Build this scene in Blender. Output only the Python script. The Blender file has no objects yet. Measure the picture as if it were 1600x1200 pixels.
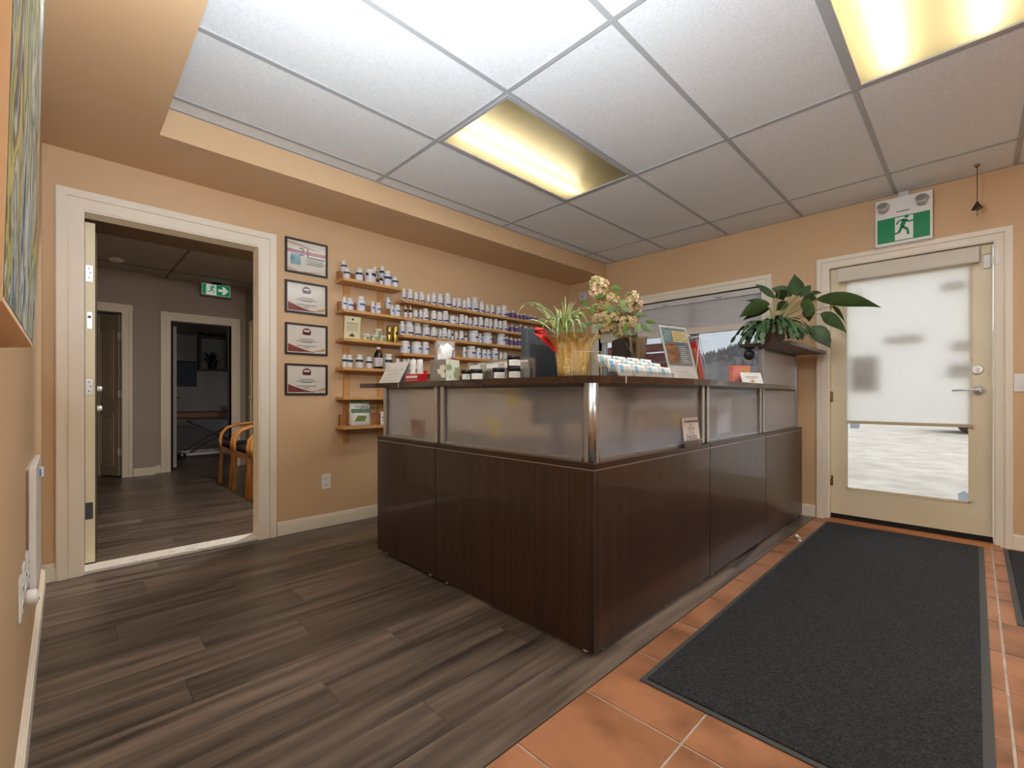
import bpy, bmesh, math, random
from mathutils import Vector, Matrix
random.seed(7)
PI = math.pi
scene = bpy.context.scene
COL = scene.collection

# ------------------------------------------------------------------ camera
cam_d = bpy.data.cameras.new('camera')
cam = bpy.data.objects.new('camera', cam_d)
COL.objects.link(cam)
cam.location = (0, 0, 1.03)
cam.rotation_euler = (PI / 2, 0, math.radians(45.5 - 90))
cam_d.sensor_width = 36.0
cam_d.lens = 711.0 / 1600.0 * 36.0
cam_d.shift_y = 18.0 / 1600.0
cam_d.clip_start = 0.02
cam_d.clip_end = 800
scene.camera = cam

# ------------------------------------------------------------------ world, exposure
scene.view_settings.view_transform = 'Standard'
scene.view_settings.look = 'None'
scene.view_settings.exposure = 0.0
scene.view_settings.gamma = 1.0
scene.view_settings.use_curve_mapping = False
w = bpy.data.worlds.new('overcast_sky')
scene.world = w
w.use_nodes = True
nt = w.node_tree
nt.nodes.clear()
wo = nt.nodes.new('ShaderNodeOutputWorld')
bg = nt.nodes.new('ShaderNodeBackground')
tc = nt.nodes.new('ShaderNodeTexCoord')
nz = nt.nodes.new('ShaderNodeTexNoise')
nz.inputs['Scale'].default_value = 3.0
nz.inputs['Detail'].default_value = 5.0
rp = nt.nodes.new('ShaderNodeValToRGB')
rp.color_ramp.elements[0].position = 0.35
rp.color_ramp.elements[0].color = (0.78, 0.84, 0.92, 1)
rp.color_ramp.elements[1].position = 0.65
rp.color_ramp.elements[1].color = (0.95, 0.97, 1.0, 1)
nt.links.new(tc.outputs['Generated'], nz.inputs['Vector'])
nt.links.new(nz.outputs['Fac'], rp.inputs['Fac'])
nt.links.new(rp.outputs['Color'], bg.inputs['Color'])
bg.inputs['Strength'].default_value = 2.9
nt.links.new(bg.outputs['Background'], wo.inputs['Surface'])

def area_light(name, loc, rot, sx, sy, power, color=(1, 1, 1)):
    d = bpy.data.lights.new(name, 'AREA')
    d.shape = 'RECTANGLE'
    d.size = sx
    d.size_y = sy
    d.energy = power
    d.color = color
    o = bpy.data.objects.new(name, d)
    COL.objects.link(o)
    o.location = loc
    o.rotation_euler = rot
    return o

# the photographer's flash, bounced off the ceiling beside the camera
flash = area_light('bounce_flash', (0.26, 0.6, 1.72), (PI - 0.28, 0.28, 0), 0.25, 0.25, 72, (0.89, 1.0, 1.10))

# ------------------------------------------------------------------ helpers
def lin(c):
    return tuple((v / 255 / 12.92) if v / 255 <= 0.04045 else ((v / 255 + 0.055) / 1.055) ** 2.4 for v in c) + (1.0,)

MATS = {}
def mat(name, rgb=(200, 200, 200), rough=0.5, metal=0.0, spec=0.5, var=0.0, scale=(8, 8, 8), rgb2=None, bump=0.0,
        bscale=60.0, detail=4.0, rnd=0.0, coat=0.0, emit=None, estr=0.0, trans=0.0, ior=1.45, alpha=1.0, contrast=(0.3, 0.7), bdist=0.002):
    if name in MATS:
        return MATS[name]
    m = bpy.data.materials.new(name)
    m.use_nodes = True
    n, l = m.node_tree.nodes, m.node_tree.links
    b = n['Principled BSDF']
    c1 = lin(rgb)
    b.inputs['Base Color'].default_value = c1
    b.inputs['Roughness'].default_value = rough
    b.inputs['Metallic'].default_value = metal
    b.inputs['Specular IOR Level'].default_value = spec
    b.inputs['Coat Weight'].default_value = coat
    b.inputs['Transmission Weight'].default_value = trans
    b.inputs['IOR'].default_value = ior
    b.inputs['Alpha'].default_value = alpha
    if emit:
        b.inputs['Emission Color'].default_value = lin(emit)
        b.inputs['Emission Strength'].default_value = estr
    tcn = n.new('ShaderNodeTexCoord')
    if rgb2 or rnd:
        c2 = lin(rgb2) if rgb2 else c1
        mp = n.new('ShaderNodeMapping')
        mp.inputs['Scale'].default_value = scale
        l.new(tcn.outputs['Object'], mp.inputs['Vector'])
        t = n.new('ShaderNodeTexNoise')
        t.inputs['Scale'].default_value = 1.0
        t.inputs['Detail'].default_value = detail
        t.noise_dimensions = '4D'
        l.new(mp.outputs['Vector'], t.inputs['Vector'])
        oi = n.new('ShaderNodeObjectInfo')
        mm = n.new('ShaderNodeMath')
        mm.operation = 'MULTIPLY'
        mm.inputs[1].default_value = 37.0
        l.new(oi.outputs['Random'], mm.inputs[0])
        l.new(mm.outputs[0], t.inputs['W'])
        r = n.new('ShaderNodeValToRGB')
        r.color_ramp.elements[0].position = contrast[0]
        r.color_ramp.elements[1].position = contrast[1]
        r.color_ramp.elements[0].color = c1
        r.color_ramp.elements[1].color = c2
        l.new(t.outputs['Fac'], r.inputs['Fac'])
        out = r.outputs['Color']
        if rnd:
            hs = n.new('ShaderNodeHueSaturation')
            mr = n.new('ShaderNodeMapRange')
            mr.inputs['To Min'].default_value = 1 - rnd
            mr.inputs['To Max'].default_value = 1 + rnd
            l.new(oi.outputs['Random'], mr.inputs['Value'])
            l.new(mr.outputs['Result'], hs.inputs['Value'])
            l.new(out, hs.inputs['Color'])
            out = hs.outputs['Color']
        l.new(out, b.inputs['Base Color'])
    if bump:
        t2 = n.new('ShaderNodeTexNoise')
        t2.inputs['Scale'].default_value = bscale
        t2.inputs['Detail'].default_value = 4.0
        l.new(tcn.outputs['Object'], t2.inputs['Vector'])
        bp = n.new('ShaderNodeBump')
        bp.inputs['Strength'].default_value = bump
        bp.inputs['Distance'].default_value = bdist
        l.new(t2.outputs['Fac'], bp.inputs['Height'])
        l.new(bp.outputs['Normal'], b.inputs['Normal'])
    MATS[name] = m
    return m

def glass_mat(name, tint=(255, 255, 255), gloss=0.06, rough=0.0):
    if name in MATS:
        return MATS[name]
    m = bpy.data.materials.new(name)
    m.use_nodes = True
    n, l = m.node_tree.nodes, m.node_tree.links
    n.remove(n['Principled BSDF'])
    o = n['Material Output']
    tr = n.new('ShaderNodeBsdfTransparent')
    tr.inputs['Color'].default_value = lin(tint)
    g = n.new('ShaderNodeBsdfGlossy')
    g.inputs['Roughness'].default_value = rough
    lw = n.new('ShaderNodeLayerWeight')
    lw.inputs['Blend'].default_value = 0.25
    mr = n.new('ShaderNodeMapRange')
    mr.inputs['To Min'].default_value = gloss
    mr.inputs['To Max'].default_value = 0.6
    l.new(lw.outputs['Fresnel'], mr.inputs['Value'])
    mx = n.new('ShaderNodeMixShader')
    l.new(mr.outputs['Result'], mx.inputs['Fac'])
    l.new(tr.outputs['BSDF'], mx.inputs[1])
    l.new(g.outputs['BSDF'], mx.inputs[2])
    l.new(mx.outputs['Shader'], o.inputs['Surface'])
    MATS[name] = m
    return m

def translucent_mat(name, rgb, frac=0.6, clear=0.0, gloss=0.0):
    if name in MATS:
        return MATS[name]
    m = bpy.data.materials.new(name)
    m.use_nodes = True
    n, l = m.node_tree.nodes, m.node_tree.links
    n.remove(n['Principled BSDF'])
    o = n['Material Output']
    d = n.new('ShaderNodeBsdfDiffuse')
    t = n.new('ShaderNodeBsdfTranslucent')
    d.inputs['Color'].default_value = lin(rgb)
    t.inputs['Color'].default_value = lin(rgb)
    mx = n.new('ShaderNodeMixShader')
    mx.inputs['Fac'].default_value = frac
    l.new(d.outputs['BSDF'], mx.inputs[1])
    l.new(t.outputs['BSDF'], mx.inputs[2])
    last = mx
    if clear:
        tr = n.new('ShaderNodeBsdfTransparent')
        m2 = n.new('ShaderNodeMixShader')
        m2.inputs['Fac'].default_value = clear
        l.new(last.outputs['Shader'], m2.inputs[1])
        l.new(tr.outputs['BSDF'], m2.inputs[2])
        last = m2
    if gloss:
        g = n.new('ShaderNodeBsdfGlossy')
        g.inputs['Roughness'].default_value = 0.3
        m3 = n.new('ShaderNodeMixShader')
        m3.inputs['Fac'].default_value = gloss
        l.new(last.outputs['Shader'], m3.inputs[1])
        l.new(g.outputs['BSDF'], m3.inputs[2])
        last = m3
    l.new(last.outputs['Shader'], o.inputs['Surface'])
    MATS[name] = m
    return m

class MB:
    """collects shapes into one mesh"""
    def __init__(self):
        self.v, self.f, self.s = [], [], []
    def add(self, vs, fs, smooth=False):
        o = len(self.v)
        self.v += [tuple(p) for p in vs]
        self.f += [tuple(i + o for i in q) for q in fs]
        self.s += [smooth] * len(fs)
        return self
    def box(self, x0, x1, y0, y1, z0, z1, c=0.0):
        if x0 > x1: x0, x1 = x1, x0
        if y0 > y1: y0, y1 = y1, y0
        if z0 > z1: z0, z1 = z1, z0
        if c <= 0:
            vs = [(x, y, z) for z in (z0, z1) for y in (y0, y1) for x in (x0, x1)]
            return self.add(vs, [(0, 2, 3, 1), (4, 5, 7, 6), (0, 1, 5, 4), (2, 6, 7, 3), (0, 4, 6, 2), (1, 3, 7, 5)])
        c = min(c, (x1 - x0) * .49, (y1 - y0) * .49, (z1 - z0) * .49)
        bm = bmesh.new()
        bmesh.ops.create_cube(bm, size=1)
        for p in bm.verts:
            p.co = Vector(((x0 + x1) / 2 + p.co.x * (x1 - x0), (y0 + y1) / 2 + p.co.y * (y1 - y0), (z0 + z1) / 2 + p.co.z * (z1 - z0)))
        bmesh.ops.bevel(bm, geom=bm.edges[:], offset=c, segments=2, profile=0.5, affect='EDGES')
        return self.bm(bm)
    def bm(self, bm, smooth=False):
        bm.verts.index_update()
        vs = [p.co.copy() for p in bm.verts]
        fs = [[q.index for q in fc.verts] for fc in bm.faces]
        bm.free()
        return self.add(vs, fs, smooth)
    def lathe(self, prof, seg=16, ctr=(0, 0, 0), axis='z', smooth=True, cap=True, wob=None):
        vs, fs = [], []
        n = len(prof)
        for k in range(seg):
            a = 2 * PI * k / seg
            for i, (r, h) in enumerate(prof):
                rr = r * (wob(a, i) if wob else 1)
                p = (rr * math.cos(a), rr * math.sin(a), h)
                if axis == 'x': p = (h, p[0], p[1])
                elif axis == 'y': p = (p[0], h, p[1])
                vs.append((p[0] + ctr[0], p[1] + ctr[1], p[2] + ctr[2]))
        for k in range(seg):
            k2 = (k + 1) % seg
            for i in range(n - 1):
                fs.append((k * n + i, k2 * n + i, k2 * n + i + 1, k * n + i + 1))
        self.add(vs, fs, smooth)
        if cap:
            o = len(self.v) - len(vs)
            self.f.append(tuple(o + k * n for k in range(seg))[::-1]); self.s.append(False)
            self.f.append(tuple(o + k * n + n - 1 for k in range(seg))); self.s.append(False)
        return self
    def tube(self, pts, r, seg=8, smooth=True, r2=None):
        pts = [Vector(p) for p in pts]
        vs, fs = [], []
        N = len(pts)
        up = None
        for i, p in enumerate(pts):
            d = (pts[min(i + 1, N - 1)] - pts[max(i - 1, 0)]).normalized()
            if up is None:
                up = Vector((0, 0, 1)) if abs(d.z) < .9 else Vector((1, 0, 0))
            x = d.cross(up).normalized()
            y = x.cross(d).normalized()
            up = y
            rr = r if r2 is None else r + (r2 - r) * i / (N - 1)
            for k in range(seg):
                a = 2 * PI * k / seg
                vs.append(p + x * rr * math.cos(a) + y * rr * math.sin(a))
        for i in range(N - 1):
            for k in range(seg):
                k2 = (k + 1) % seg
                fs.append((i * seg + k, i * seg + k2, (i + 1) * seg + k2, (i + 1) * seg + k))
        fs.append(tuple(range(seg))[::-1])
        fs.append(tuple((N - 1) * seg + k for k in range(seg)))
        return self.add(vs, fs, smooth)
    def bar(self, a, b, wx, wy=None):
        """square bar from a to b"""
        a, b = Vector(a), Vector(b)
        wy = wx if wy is None else wy
        d = (b - a).normalized()
        up = Vector((0, 0, 1)) if abs(d.z) < .95 else Vector((0, 1, 0))
        x = d.cross(up).normalized() * wx / 2
        y = x.cross(d).normalized() * wy / 2
        vs = [p + sx * x + sy * y for p in (a, b) for sx, sy in ((-1, -1), (1, -1), (1, 1), (-1, 1))]
        return self.add(vs, [(3, 2, 1, 0), (4, 5, 6, 7), (0, 1, 5, 4), (1, 2, 6, 5), (2, 3, 7, 6), (3, 0, 4, 7)])
    def prism(self, poly, h0, h1, axis='z'):
        """extrude a 2-D polygon; axis z: (x,y), axis y: (x,z), axis x: (y,z)"""
        n = len(poly)
        def P(p, h):
            return (p[0], p[1], h) if axis == 'z' else ((p[0], h, p[1]) if axis == 'y' else (h, p[0], p[1]))
        vs = [P(p, h0) for p in poly] + [P(p, h1) for p in poly]
        fs = [tuple(range(n))[::-1], tuple(range(n, 2 * n))] + [(i, (i + 1) % n, n + (i + 1) % n, n + i) for i in range(n)]
        return self.add(vs, fs)
    def blade(self, path, width, side, fold=0.25, prof=None):
        """a leaf: path of points, side vector, folded along its midrib"""
        N = len(path)
        vs, fs = [], []
        side = Vector(side).normalized()
        for i, p in enumerate(path):
            p = Vector(p)
            t = i / (N - 1)
            ww = width * (prof(t) if prof else math.sin(PI * min(1, t * .97 + .03) ** .8) ** 1.15) / 2
            d = (Vector(path[min(i + 1, N - 1)]) - Vector(path[max(i - 1, 0)])).normalized()
            s = (side - d * side.dot(d)).normalized()
            nn = s.cross(d)
            vs += [p - s * ww + nn * ww * fold, p, p + s * ww + nn * ww * fold]
        for i in range(N - 1):
            a = i * 3
            fs += [(a, a + 1, a + 4, a + 3), (a + 1, a + 2, a + 5, a + 4)]
        return self.add(vs, fs, True)
    def mesh(self, name):
        me = bpy.data.meshes.new(name)
        me.from_pydata(self.v, [], self.f)
        me.polygons.foreach_set('use_smooth', self.s)
        me.update()
        return me
    def build(self, name, m, parent=None):
        bm = bmesh.new()
        me = self.mesh(name)
        bm.from_mesh(me)
        bmesh.ops.recalc_face_normals(bm, faces=bm.faces)
        bm.to_mesh(me)
        bm.free()
        me.materials.append(m)
        o = bpy.data.objects.new(name, me)
        COL.objects.link(o)
        if parent: o.parent = parent
        return o

def tag(o, label=None, cat=None, group=None, kind=None):
    if label: o['label'] = label
    if cat: o['category'] = cat
    if group: o['group'] = group
    if kind: o['kind'] = kind
    return o
def thing(name, label, cat, loc=(0, 0, 0), rz=0.0, group=None, kind=None):
    o = bpy.data.objects.new(name, None)
    o.empty_display_size = 0.05
    COL.objects.link(o)
    o.location = loc
    o.rotation_euler = (0, 0, rz)
    return tag(o, label, cat, group, kind)
def bx(name, m, parent, *b, c=0.0):
    return MB().box(*b, c=c).build(name, m, parent)
def copy_tree(o, loc=None, rz=None, parent=None):
    c = o.copy()
    COL.objects.link(c)
    c.parent = parent
    if loc is not None: c.location = loc
    if rz is not None: c.rotation_euler = (0, 0, rz)
    for ch in list(o.children):
        copy_tree(ch, parent=c)
    return c
def dupe(o, loc, rz=None, parent=None):
    c = o.copy()
    COL.objects.link(c)
    c.location = loc
    if rz is not None: c.rotation_euler = (0, 0, rz)
    if parent: c.parent = parent
    return c
def lettering(text, size, m, parent, loc, rot, name='lettering', align='CENTER'):
    cu = bpy.data.curves.new('t', 'FONT')
    cu.body = text
    cu.size = size
    cu.align_x = align
    cu.resolution_u = 3
    to = bpy.data.objects.new('t', cu)
    me = bpy.data.meshes.new_from_object(to)
    bpy.data.objects.remove(to)
    me.materials.clear()
    me.materials.append(m)
    o = bpy.data.objects.new(name, me)
    COL.objects.link(o)
    o.parent = parent
    o.location = loc
    o.rotation_euler = rot
    return o
ORD = ['first', 'second', 'third', 'fourth', 'fifth', 'sixth', 'seventh', 'eighth', 'ninth', 'tenth', 'eleventh', 'twelfth', 'thirteenth',
       'fourteenth', 'fifteenth', 'sixteenth', 'seventeenth', 'eighteenth', 'nineteenth', 'twentieth']

# ------------------------------------------------------------------ materials
WALL = mat('peach_wall_paint', (214, 180, 141), .55, rgb2=(210, 175, 135), scale=(1.5, 1.5, 1.5), bump=.12, bscale=90)
CREAM = mat('cream_trim_paint', (241, 231, 213), .38, rgb2=(236, 225, 206), scale=(3, 3, 3))
DOORP = mat('cream_door_paint', (232, 220, 190), .4, rgb2=(227, 213, 181), scale=(3, 3, 3))
TILEC = mat('white_ceiling_tile', (238, 240, 241), .9, rgb2=(226, 229, 230), scale=(160, 160, 160), detail=2, bump=.15, bscale=200, contrast=(.4, .6))
GRID = mat('ceiling_grid_metal', (176, 177, 178), .45)
PLANK = mat('dark_laminate', (50, 42, 37), .34, rgb2=(120, 104, 91), scale=(1.6, 24, 4), detail=6, rnd=.26, contrast=(.3, .7), bump=.08, bscale=40)
SUB = mat('subfloor_joint', (34, 28, 25), .8)
GROUT = mat('pale_grout', (188, 168, 150), .9, rgb2=(160, 140, 122), scale=(20, 20, 20))
TERRA = mat('terracotta_tile', (114, 74, 48), .42, rgb2=(164, 111, 78), scale=(5, 5, 5), detail=6, rnd=.12, contrast=(.32, .58), bump=.12, bscale=30)
MATC = mat('charcoal_mat_pile', (26, 26, 28), .95, rgb2=(58, 58, 60), scale=(150, 150, 150), detail=3, bump=1.0, bscale=350, bdist=.006, contrast=(.4, .65))
RUBBER = mat('grey_rubber_edge', (66, 64, 62), .7)
WENGE = mat('dark_wenge_laminate', (48, 31, 24), .34, rgb2=(66, 44, 34), scale=(60, 60, 1.5), detail=4, contrast=(.35, .7), coat=.25)
WENGE2 = mat('dark_wenge_edge', (52, 33, 25), .3)
EDGE = mat('pale_edge_line', (214, 206, 198), .4)
ALU = mat('brushed_aluminium', (188, 190, 192), .3, .95)
ALUD = mat('dark_anodised_channel', (92, 92, 92), .4, .8)
PINE = mat('varnished_pine', (196, 142, 84), .42, rgb2=(216, 165, 104), scale=(2, 14, 14), rnd=.05)
PINE2 = mat('pine_riser', (160, 102, 58), .5, rgb2=(176, 118, 70), scale=(2, 14, 14))
WHITEP = mat('white_plastic', (236, 234, 230), .32)
WHITEC = mat('white_cap', (230, 226, 220), .4, rgb2=(222, 216, 208), scale=(6, 6, 6))
BLACKP = mat('black_plastic', (24, 24, 26), .4)
DGREY = mat('dark_grey_plastic', (70, 74, 78), .45)
PAPER = mat('white_paper', (240, 238, 234), .7)
INK = mat('grey_ink', (120, 116, 112), .8)
INKD = mat('black_ink', (30, 28, 28), .7)
CHROME = mat('satin_chrome', (226, 226, 226), .32, .6)
BRASS = mat('aged_brass', (150, 120, 70), .35, .9)
GREEN = mat('exit_green', (0, 138, 84), .45)
SIGNW = mat('sign_white', (238, 238, 234), .45)
RED = mat('bright_red_card', (198, 38, 42), .45)
ACRYL = glass_mat('clear_acrylic', (251, 252, 252), .03)
PANE = glass_mat('clear_glass', (246, 248, 248), .04)
TINTED = glass_mat('view_dimming_glass', (188, 190, 191), .05)  # grey tint put in to tone down the bright outdoors

# ------------------------------------------------------------------ room shell
XL, XB, YA, YR, ZC, ZS = -0.09, 4.55, 3.59, -2.8, 2.575, 2.418
DX0, DX1, DZ = 0.08, 0.985, 2.085          # doorway in the back wall
EY0, EY1, EZ = -0.09, 0.85, 2.085          # entrance door in the right wall
WY0, WY1, WZ0, WZ1 = 1.37, 3.15, 0.98, 2.035   # window in the right wall

fl = bx('floor', SUB, None, XL - .15, XB + .15, YR - .15, 7.9, -.06, -.006)
tag(fl, 'dark laminate floor with a terracotta tiled entrance strip', 'floor', kind='structure')
def plank_rows(x0, x1, y0, y1, width, parent):
    y = y0
    k = 0
    cache = {}
    while y < y1 - .01:
        w_ = min(width, y1 - y)
        x = x0
        first = True
        while x < x1 - .01:
            L = 1.22
            if first:
                L = [.5, .95, .25, .75, 1.1, .4, .85][k % 7]
                first = False
            L = min(L, x1 - x)
            key = (round(L, 3), round(w_, 3))
            if key not in cache:
                m_ = MB().box(.0006, L - .0006, .0006, w_ - .0006, -.006, 0)
                me = m_.mesh('plank')
                me.materials.append(PLANK)
                cache[key] = me
            o = bpy.data.objects.new('plank', cache[key])
            COL.objects.link(o)
            o.parent = parent
            o.location = (x, y, 0)
            x += L
        y += w_
        k += 1
plank_rows(XL, XB, .955, YA, .1757, fl)
hf = bx('floor_hall', SUB, None, -.5, 2.9, YA, 10.4, -.06, -.006)
tag(hf, 'dim laminate floor of the hall behind the open doorway', 'floor', kind='structure')
plank_rows(-.4, 2.8, 3.72, 10.35, .1757, hf)
# terracotta tiles
gr = bx('grout_bed', GROUT, fl, XL, XB, YR, .953, -.006, -.003)
tme = MB().box(.004, .341, .004, .341, -.004, 0, c=.0015).mesh('tile')
tme.materials.append(TERRA)
for i in range(-5, 10):
    for j in range(-9, 2):
        x, y = 1.301 + .345 * i, .265 + .345 * j
        if x + .345 < XL or x > XB: continue
        if x + .345 > XB + .01 or x < XL or y + .345 > .956:
            xa, xb_ = max(x, XL), min(x + .345, XB)
            o = bx('tile', TERRA, fl, xa + .004, xb_ - .004, y + .004, y + .341, -.004, 0, c=.0015)
        else:
            o = bpy.data.objects.new('tile', tme)
            COL.objects.link(o)
            o.parent = fl
            o.location = (x, y, 0)

# ceiling: lay-in tiles on a metal grid
GX = [.36, 1.605, 2.848, 4.091, XB]
GY = [YR, -2.673, -2.053, -1.433, -.813, -.193, .427, 1.047, 1.667, 2.287, 2.905, 3.04]
ce = bx('ceiling', mat('plenum_shadow', (120, 118, 114), .9), None, XL, XB + .15, YR, YA + .12, 2.66, 2.70)
tag(ce, 'white lay-in tile ceiling on a grey metal grid', 'ceiling', kind='structure')
LIGHT_CELLS = {(1, 8), (1, 5), (1, 2), (3, 2)}
for i in range(4):
    for j in range(len(GY) - 1):
        if (i, j) in LIGHT_CELLS: continue
        bx('ceiling_tile', TILEC, ce, GX[i] + .004, GX[i + 1] - .004, GY[j] + .004, GY[j + 1] - .004, ZC + .003, ZC + .018)
for x in GX:
    w_ = .012 if x not in (GX[0], GX[-1]) else .02
    bx('grid_bar', GRID, ce, x - w_, x + w_, YR, 3.04, ZC - .002, ZC + .004)
for y in GY:
    w_ = .012 if y not in (GY[0], GY[-1]) else .02
    bx('grid_bar', GRID, ce, .36, XB, y - w_, y + w_, ZC - .0025, ZC + .0035)

def part_wall(name, label, boxes, m=WALL):
    b = MB()
    for q in boxes: b.box(*q)
    return tag(b.build(name, m), label, 'wall', kind='structure')
part_wall('wall_back', 'peach back wall with the open doorway and the pine shelves',
          [(-.5, DX0 - .02, YA, YA + .12, 0, 2.66), (DX1 + .02, XB + .15, YA, YA + .12, 0, 2.66), (DX0 - .02, DX1 + .02, YA, YA + .12, DZ + .02, 2.66)])
part_wall('wall_left', 'peach wall at the far left with the painting', [(XL - .12, XL, YR - .12, YA, 0, 2.66)])
part_wall('wall_rear', 'peach wall behind the camera', [(XL - .12, XB + .15, YR - .12, YR, 0, 2.66)])
part_wall('wall_right', 'peach wall with the glazed entrance door and the window',
          [(XB, XB + .15, YR - .12, EY0 - .02, 0, 2.66), (XB, XB + .15, EY0 - .02, EY1 + .02, EZ + .02, 2.66), (XB, XB + .15, EY1 + .02, WY0, 0, 2.66),
           (XB, XB + .15, WY0, WY1, 0, WZ0), (XB, XB + .15, WY0, WY1, WZ1, 2.66), (XB, XB + .15, WY1, YA, 0, 2.66)])
part_wall('ceiling_soffit', 'peach boxed soffit dropped along the back and left walls',
          [(XL, XB, 3.04, YA, ZS, 2.66), (XL, .36, YR, 3.04, ZS, 2.66)])

# baseboards
def baseboard(name, label, runs):
    b = MB()
    for (x0, y0, x1, y1, nx, ny) in runs:
        for z0, z1, t in ((0, .078, .016), (.078, .09, .012), (.09, .098, .007)):
            if ny: b.box(x0, x1, y0, y0 + ny * t, z0, z1)
            else: b.box(x0, x0 + nx * t, y0, y1, z0, z1)
    return tag(b.build(name, CREAM), label, 'baseboard', kind='structure')
baseboard('baseboard_back', 'cream baseboard along the back wall', [(DX1 + .125, YA, XB, YA, 0, -1), (XL, YA, DX0 - .115, YA, 0, -1)])
baseboard('baseboard_left', 'cream baseboard along the wall with the painting', [(XL, YR, XL, YA - .016, 1, 0)])
baseboard('baseboard_right', 'cream baseboard along the entrance wall', [(XB, EY1 + .1, XB, YA - .016, -1, 0), (XB, YR, XB, EY0 - .09, -1, 0)])

# casings: stepped boards around an opening
def casing_y(name, label, x0, x1, z1, y, wl, ny=-1, depth=.12, m=CREAM):
    """door casing on a wall facing y (ny = -1 towards the room)"""
    b = MB()
    for a, bb, t in ((0, 1, .012), (.08, .55, .018), (.62, .97, .024)):
        b.box(x0 - wl * bb, x0 - wl * a, y, y + ny * t, 0, z1 + wl * bb)
        b.box(x1 + wl * a, x1 + wl * bb, y, y + ny * t, 0, z1 + wl * bb)
        b.box(x0 - wl * a, x1 + wl * a, y, y + ny * t, z1 + wl * a, z1 + wl * bb)
    b.box(x0 - .02, x0, y, y - ny * depth, 0, z1 + .02)
    b.box(x1, x1 + .02, y, y - ny * depth, 0, z1 + .02)
    b.box(x0, x1, y, y - ny * depth, z1, z1 + .02)
    return tag(b.build(name, m), label, 'door casing', kind='structure')
casing_y('trim_1', 'wide cream casing around the open doorway', DX0, DX1, DZ, YA, .118)
def casing_x(name, label, y0, y1, z0, z1, x, wl, cat='door casing', sill=False):
    b = MB()
    for a, bb, t in ((0, 1, .012), (.08, .5, .018), (.6, .97, .024)):
        zb = 0 if not sill else z0 - wl * bb
        b.box(x, x - t, y0 - wl * bb, y0 - wl * a, zb, z1 + wl * bb)
        b.box(x, x - t, y1 + wl * a, y1 + wl * bb, zb, z1 + wl * bb)
        b.box(x, x - t, y0 - wl * a, y1 + wl * a, z1 + wl * a, z1 + wl * bb)
        if sill: b.box(x, x - t, y0 - wl * a, y1 + wl * a, z0 - wl * bb, z0 - wl * a)
    d = .15
    b.box(x, x + d, y0 - .02, y0, z0 if sill else 0, z1 + .02)
    b.box(x, x + d, y1, y1 + .02, z0 if sill else 0, z1 + .02)
    b.box(x, x + d, y0, y1, z1, z1 + .02)
    if sill: b.box(x, x + d, y0, y1, z0 - .02, z0)
    return tag(b.build(name, CREAM), label, cat, kind='structure')
casing_x('trim_2', 'cream casing around the glazed entrance door', EY0, EY1, 0, EZ, XB, .09)
casing_x('trim_3', 'cream casing around the window behind the counter', WY0, WY1, WZ0, WZ1, XB, .09, 'window casing', True)

# ------------------------------------------------------------------ fluorescent fixtures
DIFF = bpy.data.materials.new('prismatic_diffuser')
DIFF.use_nodes = True
def _diff():
    n, l = DIFF.node_tree.nodes, DIFF.node_tree.links
    n.remove(n['Principled BSDF'])
    r = n.new('ShaderNodeBsdfRefraction'); r.inputs['Roughness'].default_value = .62; r.inputs['IOR'].default_value = 1.25
    r.inputs['Color'].default_value = lin((250, 246, 232))
    t = n.new('ShaderNodeBsdfTranslucent'); t.inputs['Color'].default_value = lin((240, 234, 210))
    g = n.new('ShaderNodeBsdfGlossy'); g.inputs['Roughness'].default_value = .3; g.inputs['Color'].default_value = lin((220, 215, 200))
    a = n.new('ShaderNodeMixShader'); a.inputs['Fac'].default_value = .5
    b = n.new('ShaderNodeMixShader'); b.inputs['Fac'].default_value = .08
    l.new(r.outputs[0], a.inputs[1]); l.new(t.outputs[0], a.inputs[2])
    l.new(a.outputs[0], b.inputs[1]); l.new(g.outputs[0], b.inputs[2])
    l.new(b.outputs[0], n['Material Output'].inputs['Surface'])
_diff()
TUBE = mat('lit_fluorescent_tube', (255, 245, 215), .5, emit=(255, 240, 205), estr=22.0)
TUBEOFF = mat('unlit_fluorescent_tube', (225, 222, 210), .3)
TRAY = mat('fixture_tray', (186, 180, 160), .6)
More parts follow.
